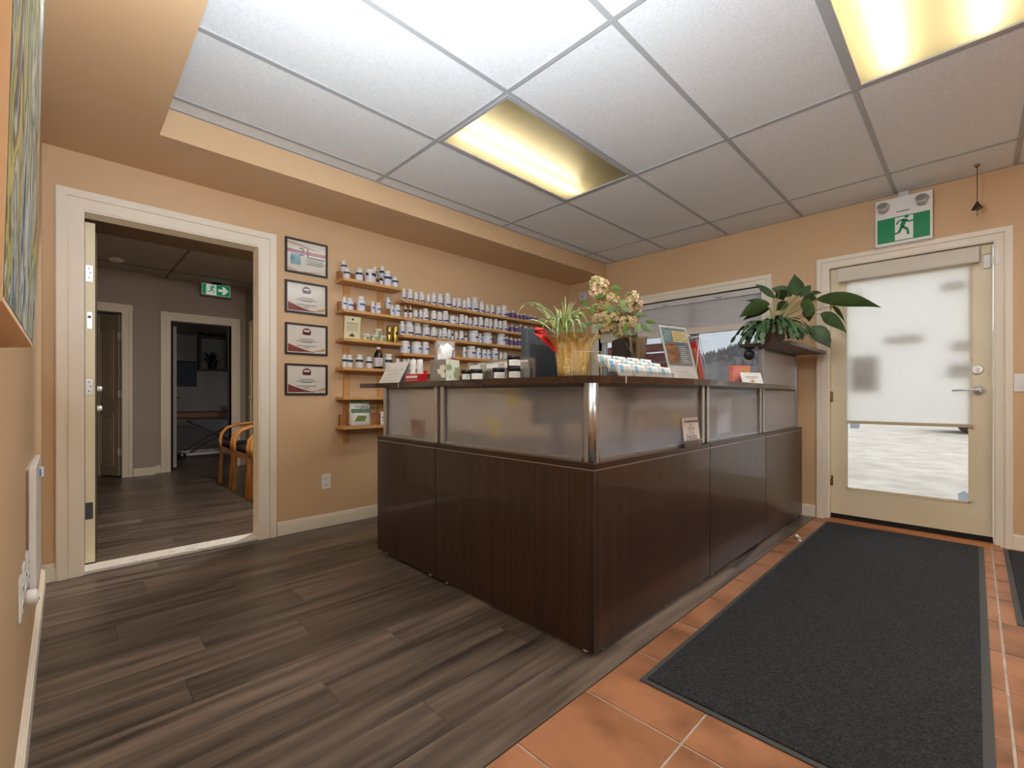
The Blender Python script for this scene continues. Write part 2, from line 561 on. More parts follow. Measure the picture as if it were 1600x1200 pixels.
def fixture(label, i, j, lit, power):
    x0, x1, y0, y1 = GX[i] + .012, GX[i + 1] - .012, GY[j] + .012, GY[j + 1] - .012
    cx, cy = (x0 + x1) / 2, (y0 + y1) / 2
    t = thing('ceiling_light', label, 'ceiling light', (cx, cy, ZC), group='fluorescent ceiling lights')
    hx, hy = (x1 - x0) / 2, (y1 - y0) / 2
    b = MB()
    b.box(-hx, -hx + .02, -hy, hy, -.006, .004); b.box(hx - .02, hx, -hy, hy, -.006, .004)
    b.box(-hx + .02, hx - .02, -hy, -hy + .02, -.006, .004); b.box(-hx + .02, hx - .02, hy - .02, hy, -.006, .004)
    b.build('frame', GRID, t)
    b = MB()
    b.box(-hx, hx, -hy, hy, .082, .086)
    b.box(-hx, -hx + .004, -hy, hy, .004, .082); b.box(hx - .004, hx, -hy, hy, .004, .082)
    b.box(-hx, hx, -hy, -hy + .004, .004, .082); b.box(-hx, hx, hy - .004, hy, .004, .082)
    b.build('housing', TRAY, t)
    MB().add([(-hx + .02, -hy + .02, .002), (hx - .02, -hy + .02, .002), (hx - .02, hy - .02, .002), (-hx + .02, hy - .02, .002)], [(0, 1, 2, 3)]).build('diffuser', DIFF, t)
    for k, yy in enumerate((-.15, .15)):
        MB().lathe([(.013, -hx + .04), (.013, hx - .04)], 10, (0, yy, .045), 'x').build('tube', TUBE if lit[k] else TUBEOFF, t)
    L = area_light('lamp_light', (cx, cy + (0 if all(lit) else .12), ZC - .012), (0, 0, 0), hx * 1.8, hy * (1.7 if all(lit) else .8), power, (.92, 1, 1.09))
    return t
fixture('fluorescent ceiling light in full view, glowing along one long side only', 1, 8, (0, 1), 7)
fixture('evenly glowing ceiling light cut by the top edge near the exit sign', 1, 5, (1, 1), 20)
fixture('unseen fill light added behind the camera in the same row', 1, 2, (1, 1), 20)  # no fixture seen here; added to give the room fill
fixture('unseen fill light added behind the camera towards the entrance', 3, 2, (1, 1), 16)  # second unseen fixture added as fill

# ------------------------------------------------------------------ reception counter
FROST = mat('frosted_acrylic', (240, 242, 248), .2, trans=1.0, ior=1.15, spec=.3)
def _frost():
    n, l = FROST.node_tree.nodes, FROST.node_tree.links
    d = n.new('ShaderNodeBsdfDiffuse'); d.inputs['Color'].default_value = lin((238, 240, 248))
    t_ = n.new('ShaderNodeBsdfTranslucent'); t_.inputs['Color'].default_value = lin((240, 242, 250))
    m1 = n.new('ShaderNodeMixShader'); m2 = n.new('ShaderNodeMixShader')
    m1.inputs['Fac'].default_value = .5; m2.inputs['Fac'].default_value = .27
    l.new(d.outputs[0], m1.inputs[1]); l.new(t_.outputs[0], m1.inputs[2])
    l.new(n['Principled BSDF'].outputs[0], m2.inputs[1]); l.new(m1.outputs[0], m2.inputs[2])
    l.new(m2.outputs[0], n['Material Output'].inputs['Surface'])
_frost()
ZD = .735          # joint line
ZT = .762          # top of the desk slab
ZW = 1.08          # underside of the transaction top
CX0, CY0 = 1.471, 1.04
REC = .04          # recess of the screens behind the base face
def post(parent, x, y, z0, z1, w_=.034, dark=False):
    p = MB()
    p.box(x - w_ / 2, x + w_ / 2, y - w_ / 2, y + w_ / 2, z0, z1, c=.004)
    o = p.build('post', ALU, parent)
    return o
def leveller(parent, x, y):
    MB().lathe([(.012, 0), (.014, .004), (.006, .008), (.006, .022)], 10, (x, y, 0)).build('foot', CHROME, parent)
def screen_y(parent, x0, x1, y, z0=ZT, z1=ZW, name='frosted_panel'):
    bx(name, FROST, parent, x0, x1, y - .003, y + .003, z0 + .012, z1 - .012)
    bx('rail', ALU, parent, x0, x1, y - .008, y + .008, z0, z0 + .014)
    bx('rail', ALUD, parent, x0, x1, y - .008, y + .008, z1 - .014, z1)
def screen_x(parent, y0, y1, x, z0=ZT, z1=ZW, name='frosted_panel'):
    bx(name, FROST, parent, x - .003, x + .003, y0, y1, z0 + .012, z1 - .012)
    bx('rail', ALU, parent, x - .008, x + .008, y0, y1, z0, z0 + .014)
    bx('rail', ALUD, parent, x - .008, x + .008, y0, y1, z1 - .014, z1)
G = 'reception counter units'
# far side unit
u = thing('counter_unit', 'narrow dark counter unit with frosted screen, nearest the pine shelves', 'counter unit', (0, 0, 0), 0, G)
ya, yb = 2.110, 2.762
bx('side_panel', WENGE, u, CX0, CX0 + .028, ya, yb, .022, ZD)
bx('end_panel', WENGE, u, CX0 + .028, CX0 + .60, yb - .028, yb, .022, ZD)
bx('edge_line', EDGE, u, CX0 + .001, CX0 + .03, ya, yb, ZD, ZD + .0025)
bx('desk_top', WENGE2, u, CX0, CX0 + .65, ya, yb, ZD + .0025, ZT, c=.002)
post(u, CX0 + REC, yb - .05, ZT, ZW); post(u, CX0 + REC, ya + .028, ZT, ZW)
screen_x(u, ya + .045, yb - .067, CX0 + REC)
leveller(u, CX0 + .03, yb - .08); leveller(u, CX0 + .03, ya + .08); leveller(u, CX0 + .5, yb - .05)
# corner unit
u = thing('counter_unit', 'large dark corner counter unit facing the open floor', 'counter unit', (0, 0, 0), 0, G)
bx('side_panel', WENGE, u, CX0, CX0 + .028, CY0, 2.104, .022, ZD)
bx('front_panel', WENGE, u, CX0 + .029, 2.575, CY0, CY0 + .028, .022, ZD)
e = MB(); e.box(CX0 + .001, CX0 + .03, CY0 + .001, 2.104, ZD, ZD + .0025); e.box(CX0 + .03, 2.575, CY0 + .001, CY0 + .03, ZD, ZD + .0025)
e.build('edge_line', EDGE, u)
bx('edge_line', ALUD, u, CX0 - .0012, CX0 + .002, CY0 - .0012, CY0 + .002, .022, ZD)
bx('edge_line', ALUD, u, CX0 - .001, CX0 + .001, 2.098, 2.101, .022, ZD)
e = MB()
e.prism([(CX0, CY0), (2.575, CY0), (2.575, CY0 + .65), (CX0 + .65, CY0 + .65), (CX0 + .65, 2.104), (CX0, 2.104)], ZD + .0025, ZT)
e.build('desk_top', WENGE2, u)
post(u, CX0 + REC, 2.104 - .028, ZT, ZW); post(u, 2.575 - .028, CY0 + REC, ZT, ZW)
c = MB()
c.lathe([(.022, ZT), (.022, ZW)], 20, (CX0 + REC + .004, CY0 + REC + .004, 0))
c.box(CX0 + REC - .018, CX0 + REC + .045, CY0 + REC + .004, CY0 + REC + .022, ZT, ZW)
c.box(CX0 + REC + .004, CX0 + REC + .022, CY0 + REC - .018, CY0 + REC + .045, ZT, ZW)
c.build('corner_post', ALU, u)
screen_x(u, CY0 + REC + .045, 2.104 - .045, CX0 + REC)
screen_y(u, CX0 + REC + .045, 2.575 - .045, CY0 + REC)
for x, y in ((CX0 + .03, 2.03), (CX0 + .03, 1.1), (CX0 + .09, CY0 + .03), (2.1, CY0 + .03), (2.5, CY0 + .03)): leveller(u, x, y)
# middle front unit
u = thing('counter_unit', 'dark counter unit second from the entrance wall', 'counter unit', (0, 0, 0), 0, G)
bx('front_panel', WENGE, u, 2.582, 3.548, CY0, CY0 + .028, .022, ZD)
bx('edge_line', EDGE, u, 2.582, 3.548, CY0 + .001, CY0 + .03, ZD, ZD + .0025)
bx('desk_top', WENGE2, u, 2.582, 3.548, CY0, CY0 + .65, ZD + .0025, ZT, c=.002)
post(u, 2.582 + .028, CY0 + REC, ZT, ZW); post(u, 3.548 - .028, CY0 + REC, ZT, ZW)
screen_y(u, 2.582 + .045, 3.548 - .045, CY0 + REC)
leveller(u, 2.66, CY0 + .03); leveller(u, 3.46, CY0 + .03)
# tall end unit
u = thing('counter_unit', 'dark counter unit with the tall frosted screen by the entrance door', 'counter unit', (0, 0, 0), 0, G)
bx('front_panel', WENGE, u, 3.555, 4.505, CY0, CY0 + .028, .022, ZD)
bx('end_panel', WENGE, u, 4.477, 4.505, CY0 + .028, CY0 + .6, .022, ZD)
bx('edge_line', EDGE, u, 3.555, 4.505, CY0 + .001, CY0 + .03, ZD, ZD + .0025)
bx('desk_top', WENGE2, u, 3.555, 4.505, CY0, CY0 + .6, ZD + .0025, ZT, c=.002)
ZU = 1.372
post(u, 3.555 + .028, CY0 + REC, ZT, ZU); post(u, 4.505 - .04, CY0 + REC, ZT, ZU)
screen_y(u, 3.555 + .045, 4.505 - .057, CY0 + REC)
screen_y(u, 3.555 + .045, 4.505 - .057, CY0 + REC, ZW, ZU)
bx('upper_shelf', WENGE2, u, 3.455, 4.5, .864, 1.18, ZU, ZU + .026, c=.002)
leveller(u, 3.64, CY0 + .03); leveller(u, 4.42, CY0 + .03)
# curved transaction top
def arc(cx, cy, r, a0, a1, n=8):
    return [(cx + r * math.cos(math.radians(a0 + (a1 - a0) * k / n)), cy + r * math.sin(math.radians(a0 + (a1 - a0) * k / n))) for k in range(n + 1)]
def front_y(x):
    pts = [(1.60, 1.015), (1.8, .965), (2.1, .935), (2.4, .935), (2.8, .965), (3.2, .99), (3.6, 1.0), (4.04, 1.005)]
    for (xa, ya_), (xb_, yb_) in zip(pts, pts[1:]):
        if xa <= x <= xb_: return ya_ + (yb_ - ya_) * (x - xa) / (xb_ - xa)
    return 1.02
wt = thing('transaction_top', 'dark glossy L-shaped counter top with a rounded corner', 'counter top', (0, 0, 0))
TOPM = mat('dark_worktop_gloss', (54, 34, 26), .16, rgb2=(64, 42, 32), scale=(3, 40, 40), coat=.3)
def section(poly):
    bm = bmesh.new()
    vs = [bm.verts.new((x, y, ZW)) for x, y in poly]
    f_ = bm.faces.new(vs)
    r = bmesh.ops.extrude_face_region(bm, geom=[f_])
    bmesh.ops.translate(bm, verts=[g for g in r['geom'] if isinstance(g, bmesh.types.BMVert)], vec=(0, 0, .03))
    MB().bm(bm).build('top_section', TOPM, wt)
section([(1.455, 2.472), (1.80, 2.472), (1.80, 2.80), (1.55, 2.93), (1.43, 2.93), (1.45, 2.80)])
section([(1.455, 1.75), (1.80, 1.75), (1.80, 2.469), (1.455, 2.469)][::1])
xs = [1.645 + (3.20 - 1.645) * k / 16 for k in range(17)]
section([(1.455, 1.747), (1.455, 1.20)] + arc(1.605, 1.185, .15, 180, 262, 8)[0:] + [(1.642, front_y(1.642)), (1.642, 1.30), (1.80, 1.32), (1.80, 1.747)])
section([(x, front_y(x)) for x in xs] + [(3.20, 1.30), (1.645, 1.30)])
section([(3.203, front_y(3.203)), (3.6, front_y(3.6)), (3.98, 1.004), (4.03, 1.012), (4.04, 1.055), (3.5, 1.055), (3.5, 1.30), (3.203, 1.30)])
b = MB(); b.box(1.4535, 1.4555, 2.4685, 2.4725, ZW, ZW + .0305); b.build('seam', EDGE, wt)
b = MB(); b.box(1.641, 1.645, front_y(1.643) - .002, front_y(1.643) + .001, ZW, ZW + .0305); b.build('seam', EDGE, wt)

# papers and notes stuck on the inside of the screens
STICK = mat('yellow_note_paper', (236, 220, 120), .8)
CORK = mat('cork', (176, 112, 62), .9, rgb2=(196, 134, 80), scale=(60, 60, 60))
xi = CX0 + REC + .0045
for nm, lb, m_, y0, y1, z0, z1 in (
        ('paper_sheet', 'white sheet taped inside the corner unit screen, beside the posts', PAPER, 1.80, 2.03, .86, 1.05),
        ('paper_sheet', 'long white sheet taped at the top of the corner screen', PAPER, 1.58, 1.795, .925, 1.055),
        ('sticky_note', 'upper yellow note beside the long white sheet', STICK, 1.50, 1.575, .975, 1.052),
        ('sticky_note', 'small yellow note under the white sheets', STICK, 1.70, 1.755, .885, .922),
        ('sticky_note', 'tall yellow note lowest on the corner screen', STICK, 1.615, 1.695, .82, .92),
        ('paper_sheet', 'pale sheet filling half of the far screen', PAPER, 2.44, 2.655, .78, 1.06),
        ('cork_board', 'brown cork square low on the far screen', CORK, 2.27, 2.42, .785, .885)):
    tag(bx(nm, m_, None, xi, xi + .001, y0, y1, z0, z1), lb, 'note' if 'note' in nm else ('cork board' if 'cork' in nm else 'paper'))
yi = CY0 + REC + .0045
tag(bx('sticky_note', STICK, None, 2.22, 2.29, yi, yi + .001, .88, .96), 'yellow note behind the front screen near the small flyer', 'note')
tag(bx('paper_sheet', PAPER, None, 2.78, 3.0, yi, yi + .001, .80, 1.05), 'pale sheet behind the second front screen', 'paper')

# bottles on each board: (x, diameter, height, kind)
R1 = [(2.111, 0.04, 0.103, 'w'), (2.175, 0.052, 0.106, 'w'), (2.236, 0.04, 0.093, 'w'), (2.297, 0.049, 0.102, 'w'), (2.365, 0.037, 0.091, 'w'), (2.425, 0.054, 0.113, 'w'), (2.496, 0.059, 0.113, 'w'), (2.584, 0.073, 0.133, 'w'), (2.659, 0.043, 0.104, 'w'), (2.719, 0.048, 0.108, 'w'), (2.781, 0.04, 0.099, 'w'), (2.837, 0.054, 0.128, 'w'), (2.918, 0.072, 0.145, 'w'), (3.008, 0.055, 0.115, 'w'), (3.083, 0.046, 0.099, 'w'), (3.15, 0.052, 0.103, 'w'), (3.239, 0.052, 0.104, 'w'), (3.317, 0.072, 0.12, 'w'), (3.377, 0.048, 0.087, 'p'), (3.452, 0.064, 0.103, 'p'), (3.529, 0.04, 0.069, 'p'), (3.581, 0.036, 0.07, 'p'), (3.639, 0.048, 0.08, 'p'), (3.694, 0.035, 0.071, 'p'), (3.746, 0.041, 0.074, 'p'), (3.814, 0.041, 0.072, 'p')]
R2 = [(2.131, 0.036, 0.115, 'd'), (2.18, 0.036, 0.12, 'd'), (2.231, 0.044, 0.081, 'w'), (2.285, 0.033, 0.09, 'w'), (2.336, 0.058, 0.107, 'w'), (2.425, 0.059, 0.1, 'w'), (2.491, 0.051, 0.099, 'w'), (2.558, 0.064, 0.115, 'w'), (2.643, 0.065, 0.078, 'j'), (2.697, 0.026, 0.079, 'w'), (2.753, 0.057, 0.106, 'w'), (2.809, 0.036, 0.102, 'w'), (2.858, 0.04, 0.085, 'w'), (2.924, 0.054, 0.1, 'w'), (2.996, 0.055, 0.11, 'w'), (3.075, 0.056, 0.107, 'w'), (3.131, 0.042, 0.107, 'w'), (3.2, 0.052, 0.113, 'w'), (3.265, 0.048, 0.103, 'w'), (3.331, 0.058, 0.111, 'w'), (3.381, 0.029, 0.068, 'p'), (3.439, 0.054, 0.088, 'p'), (3.515, 0.044, 0.084, 'p'), (3.567, 0.05, 0.105, 'p'), (3.65, 0.045, 0.101, 'p'), (3.739, 0.046, 0.097, 'p')]
R3 = [(2.098, 0.047, 0.119, 'w'), (2.166, 0.08, 0.132, 'w'), (2.25, 0.073, 0.13, 'w'), (2.341, 0.074, 0.124, 'w'), (2.425, 0.063, 0.109, 'w'), (2.465, 0.034, 0.101, 'w'), (2.501, 0.03, 0.093, 'w'), (2.548, 0.055, 0.104, 'w'), (2.603, 0.039, 0.095, 'w'), (2.64, 0.026, 0.095, 'd'), (2.686, 0.035, 0.087, 'w'), (2.747, 0.053, 0.097, 'w'), (2.805, 0.031, 0.093, 'd'), (2.901, 0.099, 0.117, 'j'), (2.984, 0.046, 0.105, 'b'), (3.081, 0.111, 0.121, 'B'), (3.278, 0.096, 0.124, 'B'), (3.364, 0.039, 0.111, 'p'), (3.428, 0.054, 0.098, 'p'), (3.494, 0.044, 0.094, 'p'), (3.553, 0.05, 0.104, 'p')]
R4 = [(2.125, 0.087, 0.107, 'B'), (2.24, 0.097, 0.109, 'B'), (2.336, 0.066, 0.114, 'B'), (2.616, 0.043, 0.099, 'w'), (2.786, 0.04, 0.102, 'b'), (2.872, 0.094, 0.117, 'B'), (2.966, 0.055, 0.105, 'b'), (3.04, 0.051, 0.097, 'b'), (3.1, 0.047, 0.098, 'b'), (3.188, 0.071, 0.118, 'b'), (3.275, 0.038, 0.081, 'w'), (3.337, 0.048, 0.082, 'w'), (3.404, 0.044, 0.068, 'p'), (3.48, 0.044, 0.064, 'p'), (3.543, 0.04, 0.064, 'p')]
R5 = [(2.053, 0.039, 0.098, 'w'), (2.12, 0.04, 0.099, 'w'), (2.161, 0.036, 0.104, 'w'), (2.207, 0.044, 0.109, 'w')]
L1 = [(1.597, 0.053, 0.084, 'n'), (1.701, 0.062, 0.104, 'n'), (1.798, 0.092, 0.111, 't'), (1.865, 0.024, 0.056, 'k'), (1.897, 0.032, 0.062, 'k'), (1.956, 0.065, 0.128, 'n'), (2.025, 0.058, 0.094, 'n')]
L2 = [(1.578, 0.038, 0.099, 'b'), (1.623, 0.059, 0.105, 'b'), (1.717, 0.065, 0.122, 'b'), (1.821, 0.032, 0.096, 'b'), (1.865, 0.053, 0.104, 'b'), (1.999, 0.033, 0.093, 'b'), (2.048, 0.055, 0.102, 'b')]
L4 = [(1.58, 0.034, 0.101, 'g'), (1.617, 0.06, 0.102, 'g'), (1.703, 0.061, 0.106, 'g'), (1.786, 0.053, 0.094, 'g'), (1.872, 0.076, 0.18, 'amber'), (1.963, 0.068, 0.127, 'g')]

# ------------------------------------------------------------------ pine shelves
SF = YA - .17      # front of the shelves
def shelf_unit(label, x0, x1, tops, ups, up0, up1, risers):
    t = thing('wall_shelf', label, 'shelf', (x0, YA, 0))
    for z in tops:
        bx('shelf_board', PINE, t, 0, x1 - x0, -.17, -.019, z - .024, z, c=.002)
    for a in ups:
        bx('upright', PINE, t, a - x0, a - x0 + .052, -.0185, 0, up0, up1)
    for (a, b_, z, h) in risers:
        bx('riser', PINE2, t, a - x0, b_ - x0, -.06, -.02, z, z + h)
    return t
LT = [1.946, 1.703, 1.478, 1.251, 1.020, .788]
shelf_unit('short pine wall shelf with six boards beside the framed certificates', 1.537, 2.056, LT, (1.607, 1.908), .646, 1.92,
           [(1.545, 1.99, LT[0], .072), (1.55, 2.02, LT[1], .075), (1.56, 2.03, LT[5], .09)])
RT = [1.852, 1.702, 1.552, 1.396, 1.245]
shelf_unit('long pine wall shelf packed with supplement bottles', 2.062, 4.15, RT, (2.20, 2.90, 3.60), 1.05, 1.83, [])

BODYW = mat('white_bottle', (232, 228, 224), .3)
LABW = mat('pale_print_label', (222, 216, 216), .5, rgb2=(172, 164, 172), scale=(2, 2, 38), detail=2, contrast=(.5, .72))
LABB = mat('pale_blue_label', (218, 220, 228), .5, rgb2=(186, 192, 210), scale=(2, 2, 30), detail=2, contrast=(.5, .7))
BANDP = mat('purple_label_band', (62, 48, 78), .5)
BANDN = mat('navy_label_band', (34, 36, 62), .5)
BANDB = mat('blue_label_band', (66, 80, 140), .5)
BANDG = mat('dark_green_label_band', (38, 58, 50), .5)
PURP = mat('purple_bottle', (92, 66, 118), .4, rgb2=(112, 88, 138), scale=(3, 3, 3))
AMBER = mat('dark_amber_glass', (34, 20, 14), .12, coat=.4)
GOLD = mat('gold_can', (190, 164, 84), .25, .9)
TIN = mat('cream_tin', (226, 220, 188), .45, rgb2=(206, 206, 150), scale=(4, 4, 6))
LEAFG = mat('green_label_print', (120, 140, 60), .5)
def strip(r, z0, z1, a0, a1, n=10):
    b = MB()
    vs = []
    for k in range(n + 1):
        a = math.radians(a0 + (a1 - a0) * k / n)
        vs += [(r * math.cos(a), r * math.sin(a), z0), (r * math.cos(a), r * math.sin(a), z1)]
    b.add(vs, [(2 * k, 2 * k + 2, 2 * k + 3, 2 * k + 1) for k in range(n)], True)
    return b
PROTO = {}
def proto(kind):
    """unit bottle: diameter 1, height 1; list of (part name, mesh)"""
    if kind in PROTO: return PROTO[kind]
    P = []
    def add(nm, mb, m_):
        me = mb.mesh(nm); me.materials.append(m_); P.append((nm, me))
    if kind in 'wbng':
        add('supplement_bottle', MB().lathe([(.44, 0), (.5, .03), (.5, .68), (.44, .76), (.34, .80), (.34, .84)], 16), BODYW)
        add('cap', MB().lathe([(.40, .83), (.41, .86), (.41, .97), (.37, 1.0)], 16), WHITEC)
        add('label', strip(.506, .09, .66, 0, 360, 16), LABW if kind in 'wg' else LABB)
        if kind == 'w': add('label_band', strip(.512, .12, .24, -135, -30), BANDP)
        if kind == 'b': add('label_band', strip(.512, .40, .52, -115, -20), BANDB)
        if kind == 'n': add('label_band', strip(.512, .46, .62, -175, -20), BANDN)
        if kind == 'g': add('label_band', strip(.512, .44, .62, -170, -30), BANDG)
    elif kind in 'Bj':
        add('supplement_tub' if kind == 'B' else 'supplement_jar', MB().lathe([(.46, 0), (.5, .03), (.5, .66), (.44, .74), (.38, .77), (.38, .80)] if kind == 'B' else
            [(.47, 0), (.5, .03), (.5, .74), (.46, .77), (.46, .79)], 18), BODYW)
        add('lid', MB().lathe([(.42, .79), (.43, .82), (.43, .97), (.40, 1.0)] if kind == 'B' else [(.5, .79), (.5, .98), (.48, 1.0)], 18), WHITEC)
        add('label', strip(.505, .08, .64, 0, 360, 16), LABB)
        add('label_band', strip(.511, .38, .5, -100, -15), BANDB if kind == 'B' else BANDP)
    elif kind == 't':
        add('powder_tub', MB().lathe([(.48, 0), (.5, .02), (.5, .8), (.49, .82)], 20), BODYW)
        add('lid', MB().lathe([(.5, .82), (.52, .84), (.52, .98), (.49, 1.0)], 20), WHITEC)
        add('label', strip(.505, .06, .78, 0, 360, 18), LABW)
        add('label_band', strip(.511, .52, .72, -90, -20), BANDN)
        add('label_mark', strip(.511, .52, .72, -150, -122), BANDN)
    elif kind == 'p':
        add('tincture_bottle', MB().lathe([(.47, 0), (.5, .03), (.5, .68), (.42, .78), (.2, .82)], 14), BODYW)
        add('label', strip(.508, .12, .70, 0, 360, 14), PURP)
        add('cap', MB().lathe([(.24, .80), (.24, .86), (.12, .88), (.07, 1.0)], 12), WHITEC)
    elif kind == 'd':
        add('dropper_bottle', MB().lathe([(.45, 0), (.5, .03), (.5, .48), (.36, .58), (.24, .62), (.24, .66)], 14), AMBER)
        add('label', strip(.508, .06, .44, 0, 360, 14), LABW)
        add('dropper_cap', MB().lathe([(.28, .65), (.28, .76), (.2, .78), (.12, .82), (.1, .98), (.04, 1.0)], 12), WHITEC)
    elif kind == 'k':
        add('dark_bottle', MB().lathe([(.45, 0), (.5, .03), (.5, .66), (.34, .76), (.26, .8)], 14), AMBER)
        add('label', strip(.508, .06, .6, 0, 360, 14), LABW)
        add('cap', MB().lathe([(.32, .79), (.32, .97), (.3, 1.0)], 12), BLACKP)
    elif kind == 'tin':
        add('balm_tin', MB().lathe([(.48, 0), (.5, .04), (.5, .62)], 18), TIN)
        add('lid', MB().lathe([(.52, .62), (.52, .95), (.5, 1.0)], 18), WHITEC)
        add('label_mark', strip(.506, .12, .5, -120, -70), LEAFG)
    elif kind == 'gold':
        add('gold_can', MB().lathe([(.47, 0), (.5, .02), (.5, .86), (.4, .92), (.36, .95)], 18), GOLD)
        add('cap', MB().lathe([(.38, .94), (.38, .98), (.3, 1.0)], 16), BRASS)
        add('label', strip(.506, .45, .62, -125, -70), BANDN)
    elif kind == 'amber':
        add('syrup_bottle', MB().lathe([(.46, 0), (.5, .02), (.5, .58), (.42, .70), (.2, .86), (.18, .90)], 18), AMBER)
        add('label', strip(.506, .10, .50, 0, 360, 16), LABW)
        add('cap', MB().lathe([(.22, .89), (.22, .99), (.2, 1.0)], 14), WHITEC)
    PROTO[kind] = P
    return P
def put_bottle(kind, x, y, z, d, h, label, group, cat='bottle', rz=0.0):
    P = proto(kind)
    root = bpy.data.objects.new(P[0][0], P[0][1])
    COL.objects.link(root)
    root.location = (x, y, z)
    root.scale = (d, d, h)
    root.rotation_euler = (0, 0, rz)
    tag(root, label, cat, group)
    for nm, me in P[1:]:
        o = bpy.data.objects.new(nm, me)
        COL.objects.link(o)
        o.parent = root
    return root
WORD = dict(w='white bottle with low purple band', p='small purple bottle with a white cap', d='dark dropper bottle with a white label', j='squat white jar',
            b='white bottle with a blue mark', B='large white tub with a blue mark', n='white bottle with a navy band', t='wide white powder tub with black print',
            k='tiny dark bottle', g='white bottle with a dark green band', tin='small cream tin', gold='tall gold can', amber='tall dark syrup bottle')
CAT = dict(j='jar', B='tub', t='tub', tin='tin', gold='can')
def row(items, z, where, group):
    cnt = {}
    tot = {}
    for it in items: tot[it[3]] = tot.get(it[3], 0) + 1
    placed = []
    for (X, d, h, k) in items:
        y = SF + .045 if d < .08 else SF + .06
        def clash(xx, yy):
            return any(math.hypot(xx - p[0], yy - p[1]) < (d * 1.03 + p[2] * 1.03) / 2 + .001 for p in placed)
        x = X * y / 3.5
        if clash(x, y):
            for yy in (SF + .09, SF + .1, SF + .11, SF + .12):
                if not clash(X * yy / 3.5, yy) and yy + d / 2 < YA - .022:
                    y, x = yy, X * yy / 3.5
                    break
            else:
                while clash(x, y): x += .002
        placed.append((x, y, d))
        cnt[k] = cnt.get(k, 0) + 1
        if tot[k] == 1: lb = f'{WORD[k]} on {where}'
        else: lb = f'{WORD[k]}, {ORD[cnt[k] - 1]} from left on {where}' if cnt[k] <= 20 else f'{WORD[k]}, last on {where}'
        put_bottle(k, x, y, z, d, h, lb, group, CAT.get(k, 'bottle'), random.uniform(-.35, .2))
row(R1, RT[0], 'the top long shelf', 'bottles on the top long shelf')
row(R2, RT[1], 'the second long shelf', 'bottles on the second long shelf')
row(R3, RT[2], 'the third long shelf', 'bottles on the third long shelf')
row(R4, RT[3], 'the fourth long shelf', 'bottles on the fourth long shelf')
row(R5, RT[4], 'the lowest long shelf', 'bottles on the lowest long shelf')
row([q for q in L1], LT[0], 'the top short shelf', 'bottles on the top short shelf')
row([q for q in L2], LT[1], 'the second short shelf', 'bottles on the second short shelf')
row(L4, LT[3], 'the fourth short shelf', 'bottles on the fourth short shelf')
row([(1.765, .061, .05, 'tin'), (1.840, .062, .05, 'tin'), (1.908, .062, .05, 'tin')], LT[2], 'the third short shelf', 'tins on the third short shelf')
row([(1.972, .05, .14, 'gold'), (2.030, .055, .15, 'gold')], LT[2], 'the third short shelf', 'cans on the third short shelf')
yt = SF + .045
put_bottle('tin', 1.872 * yt / 3.5, yt, LT[2] + .0505, .062, .05, 'small cream tin stacked on two others on the third short shelf', 'tins on the third short shelf', 'tin')
# bottles raised on the risers at the back of the short shelves
for X, d, h, k, z, lb in ((1.573, .045, .089, 'n', LT[0] + .072, 'white bottle on the riser at the left end of the top short shelf'),
                          (1.840, .036, .095, 'n', LT[0] + .072, 'narrow white bottle on the riser behind the powder tub'),
                          (1.905, .045, .115, 'n', LT[0] + .072, 'tall white bottle on the riser behind the tiny dark bottles'),
                          (1.962, .045, .098, 'b', LT[1] + .075, 'white bottle on the riser of the second short shelf')):
    yy = YA - .042
    put_bottle(k, X * yy / 3.5, yy, z, d, h, lb, 'bottles raised on the shelf risers')
put_bottle('j', 1.945, SF + .05, LT[4], .06, .055, 'white jar on the fifth short shelf half hidden by the counter', 'jars on the fifth short shelf', 'jar')
# leaflet on the third short shelf
t = thing('leaflet', 'cream printed leaflet standing on the third short shelf', 'leaflet', (1.625, SF + .05, LT[2]))
CREAMP = mat('cream_leaflet_paper', (224, 214, 172), .7)
o = bx('sheet', CREAMP, t, -.066, .066, -.002, .002, 0, .178); o.rotation_euler = (.12, 0, 0)
b = MB()
for z, w_ in ((.125, .045), (.118, .05), (.105, .04), (.095, .045), (.085, .05), (.075, .042), (.065, .048)): b.box(-w_, w_, -.003, -.0022, z, z + .003)
o = b.build('print_lines', INK, t); o.rotation_euler = (.12, 0, 0)
b = MB(); b.lathe([(.009, -.0035), (.009, -.0022)], 12, (0, 0, .155), 'y'); b.box(-.02, .02, -.0035, -.0022, .02, .036)
b.box(-.006, .006, -.0035, -.0022, .036, .048)
o = b.build('printed_emblem', mat('brown_ink', (92, 72, 48), .7), t); o.rotation_euler = (.12, 0, 0)
# food pouch and white card on the lowest short shelf
t = thing('food_pouch', 'green and white stand-up food pouch on the lowest short shelf', 'pouch', (1.688, SF + .05, LT[5]))
POUCH = mat('white_pouch_film', (226, 226, 216), .3, bump=.3, bscale=25)
PGREEN = mat('green_pouch_film', (70, 92, 72), .35, rgb2=(92, 112, 86), scale=(20, 20, 20))
b = MB()
prof = [(.000, .030, .080), (.02, .034, .080), (.10, .028, .078), (.16, .012, .080), (.19, .004, .080), (.205, .002, .080)]
vs = []
for z, dpt, hw in prof: vs += [(-hw, -dpt, z), (0, -dpt * 1.15, z), (hw, -dpt, z), (hw, dpt, z), (0, dpt * 1.15, z), (-hw, dpt, z)]
fs = [(5, 4, 3, 2, 1, 0)]
for i in range(len(prof) - 1):
    for k in range(6): fs.append((i * 6 + k, i * 6 + (k + 1) % 6, i * 6 + 6 + (k + 1) % 6, i * 6 + 6 + k))
fs.append(tuple(range(30, 36)))
b.add(vs, fs, True); b.build('pouch_body', POUCH, t)
b = MB(); b.box(-.078, .078, -.016, -.004, .182, .204); b.build('top_band', PGREEN, t)
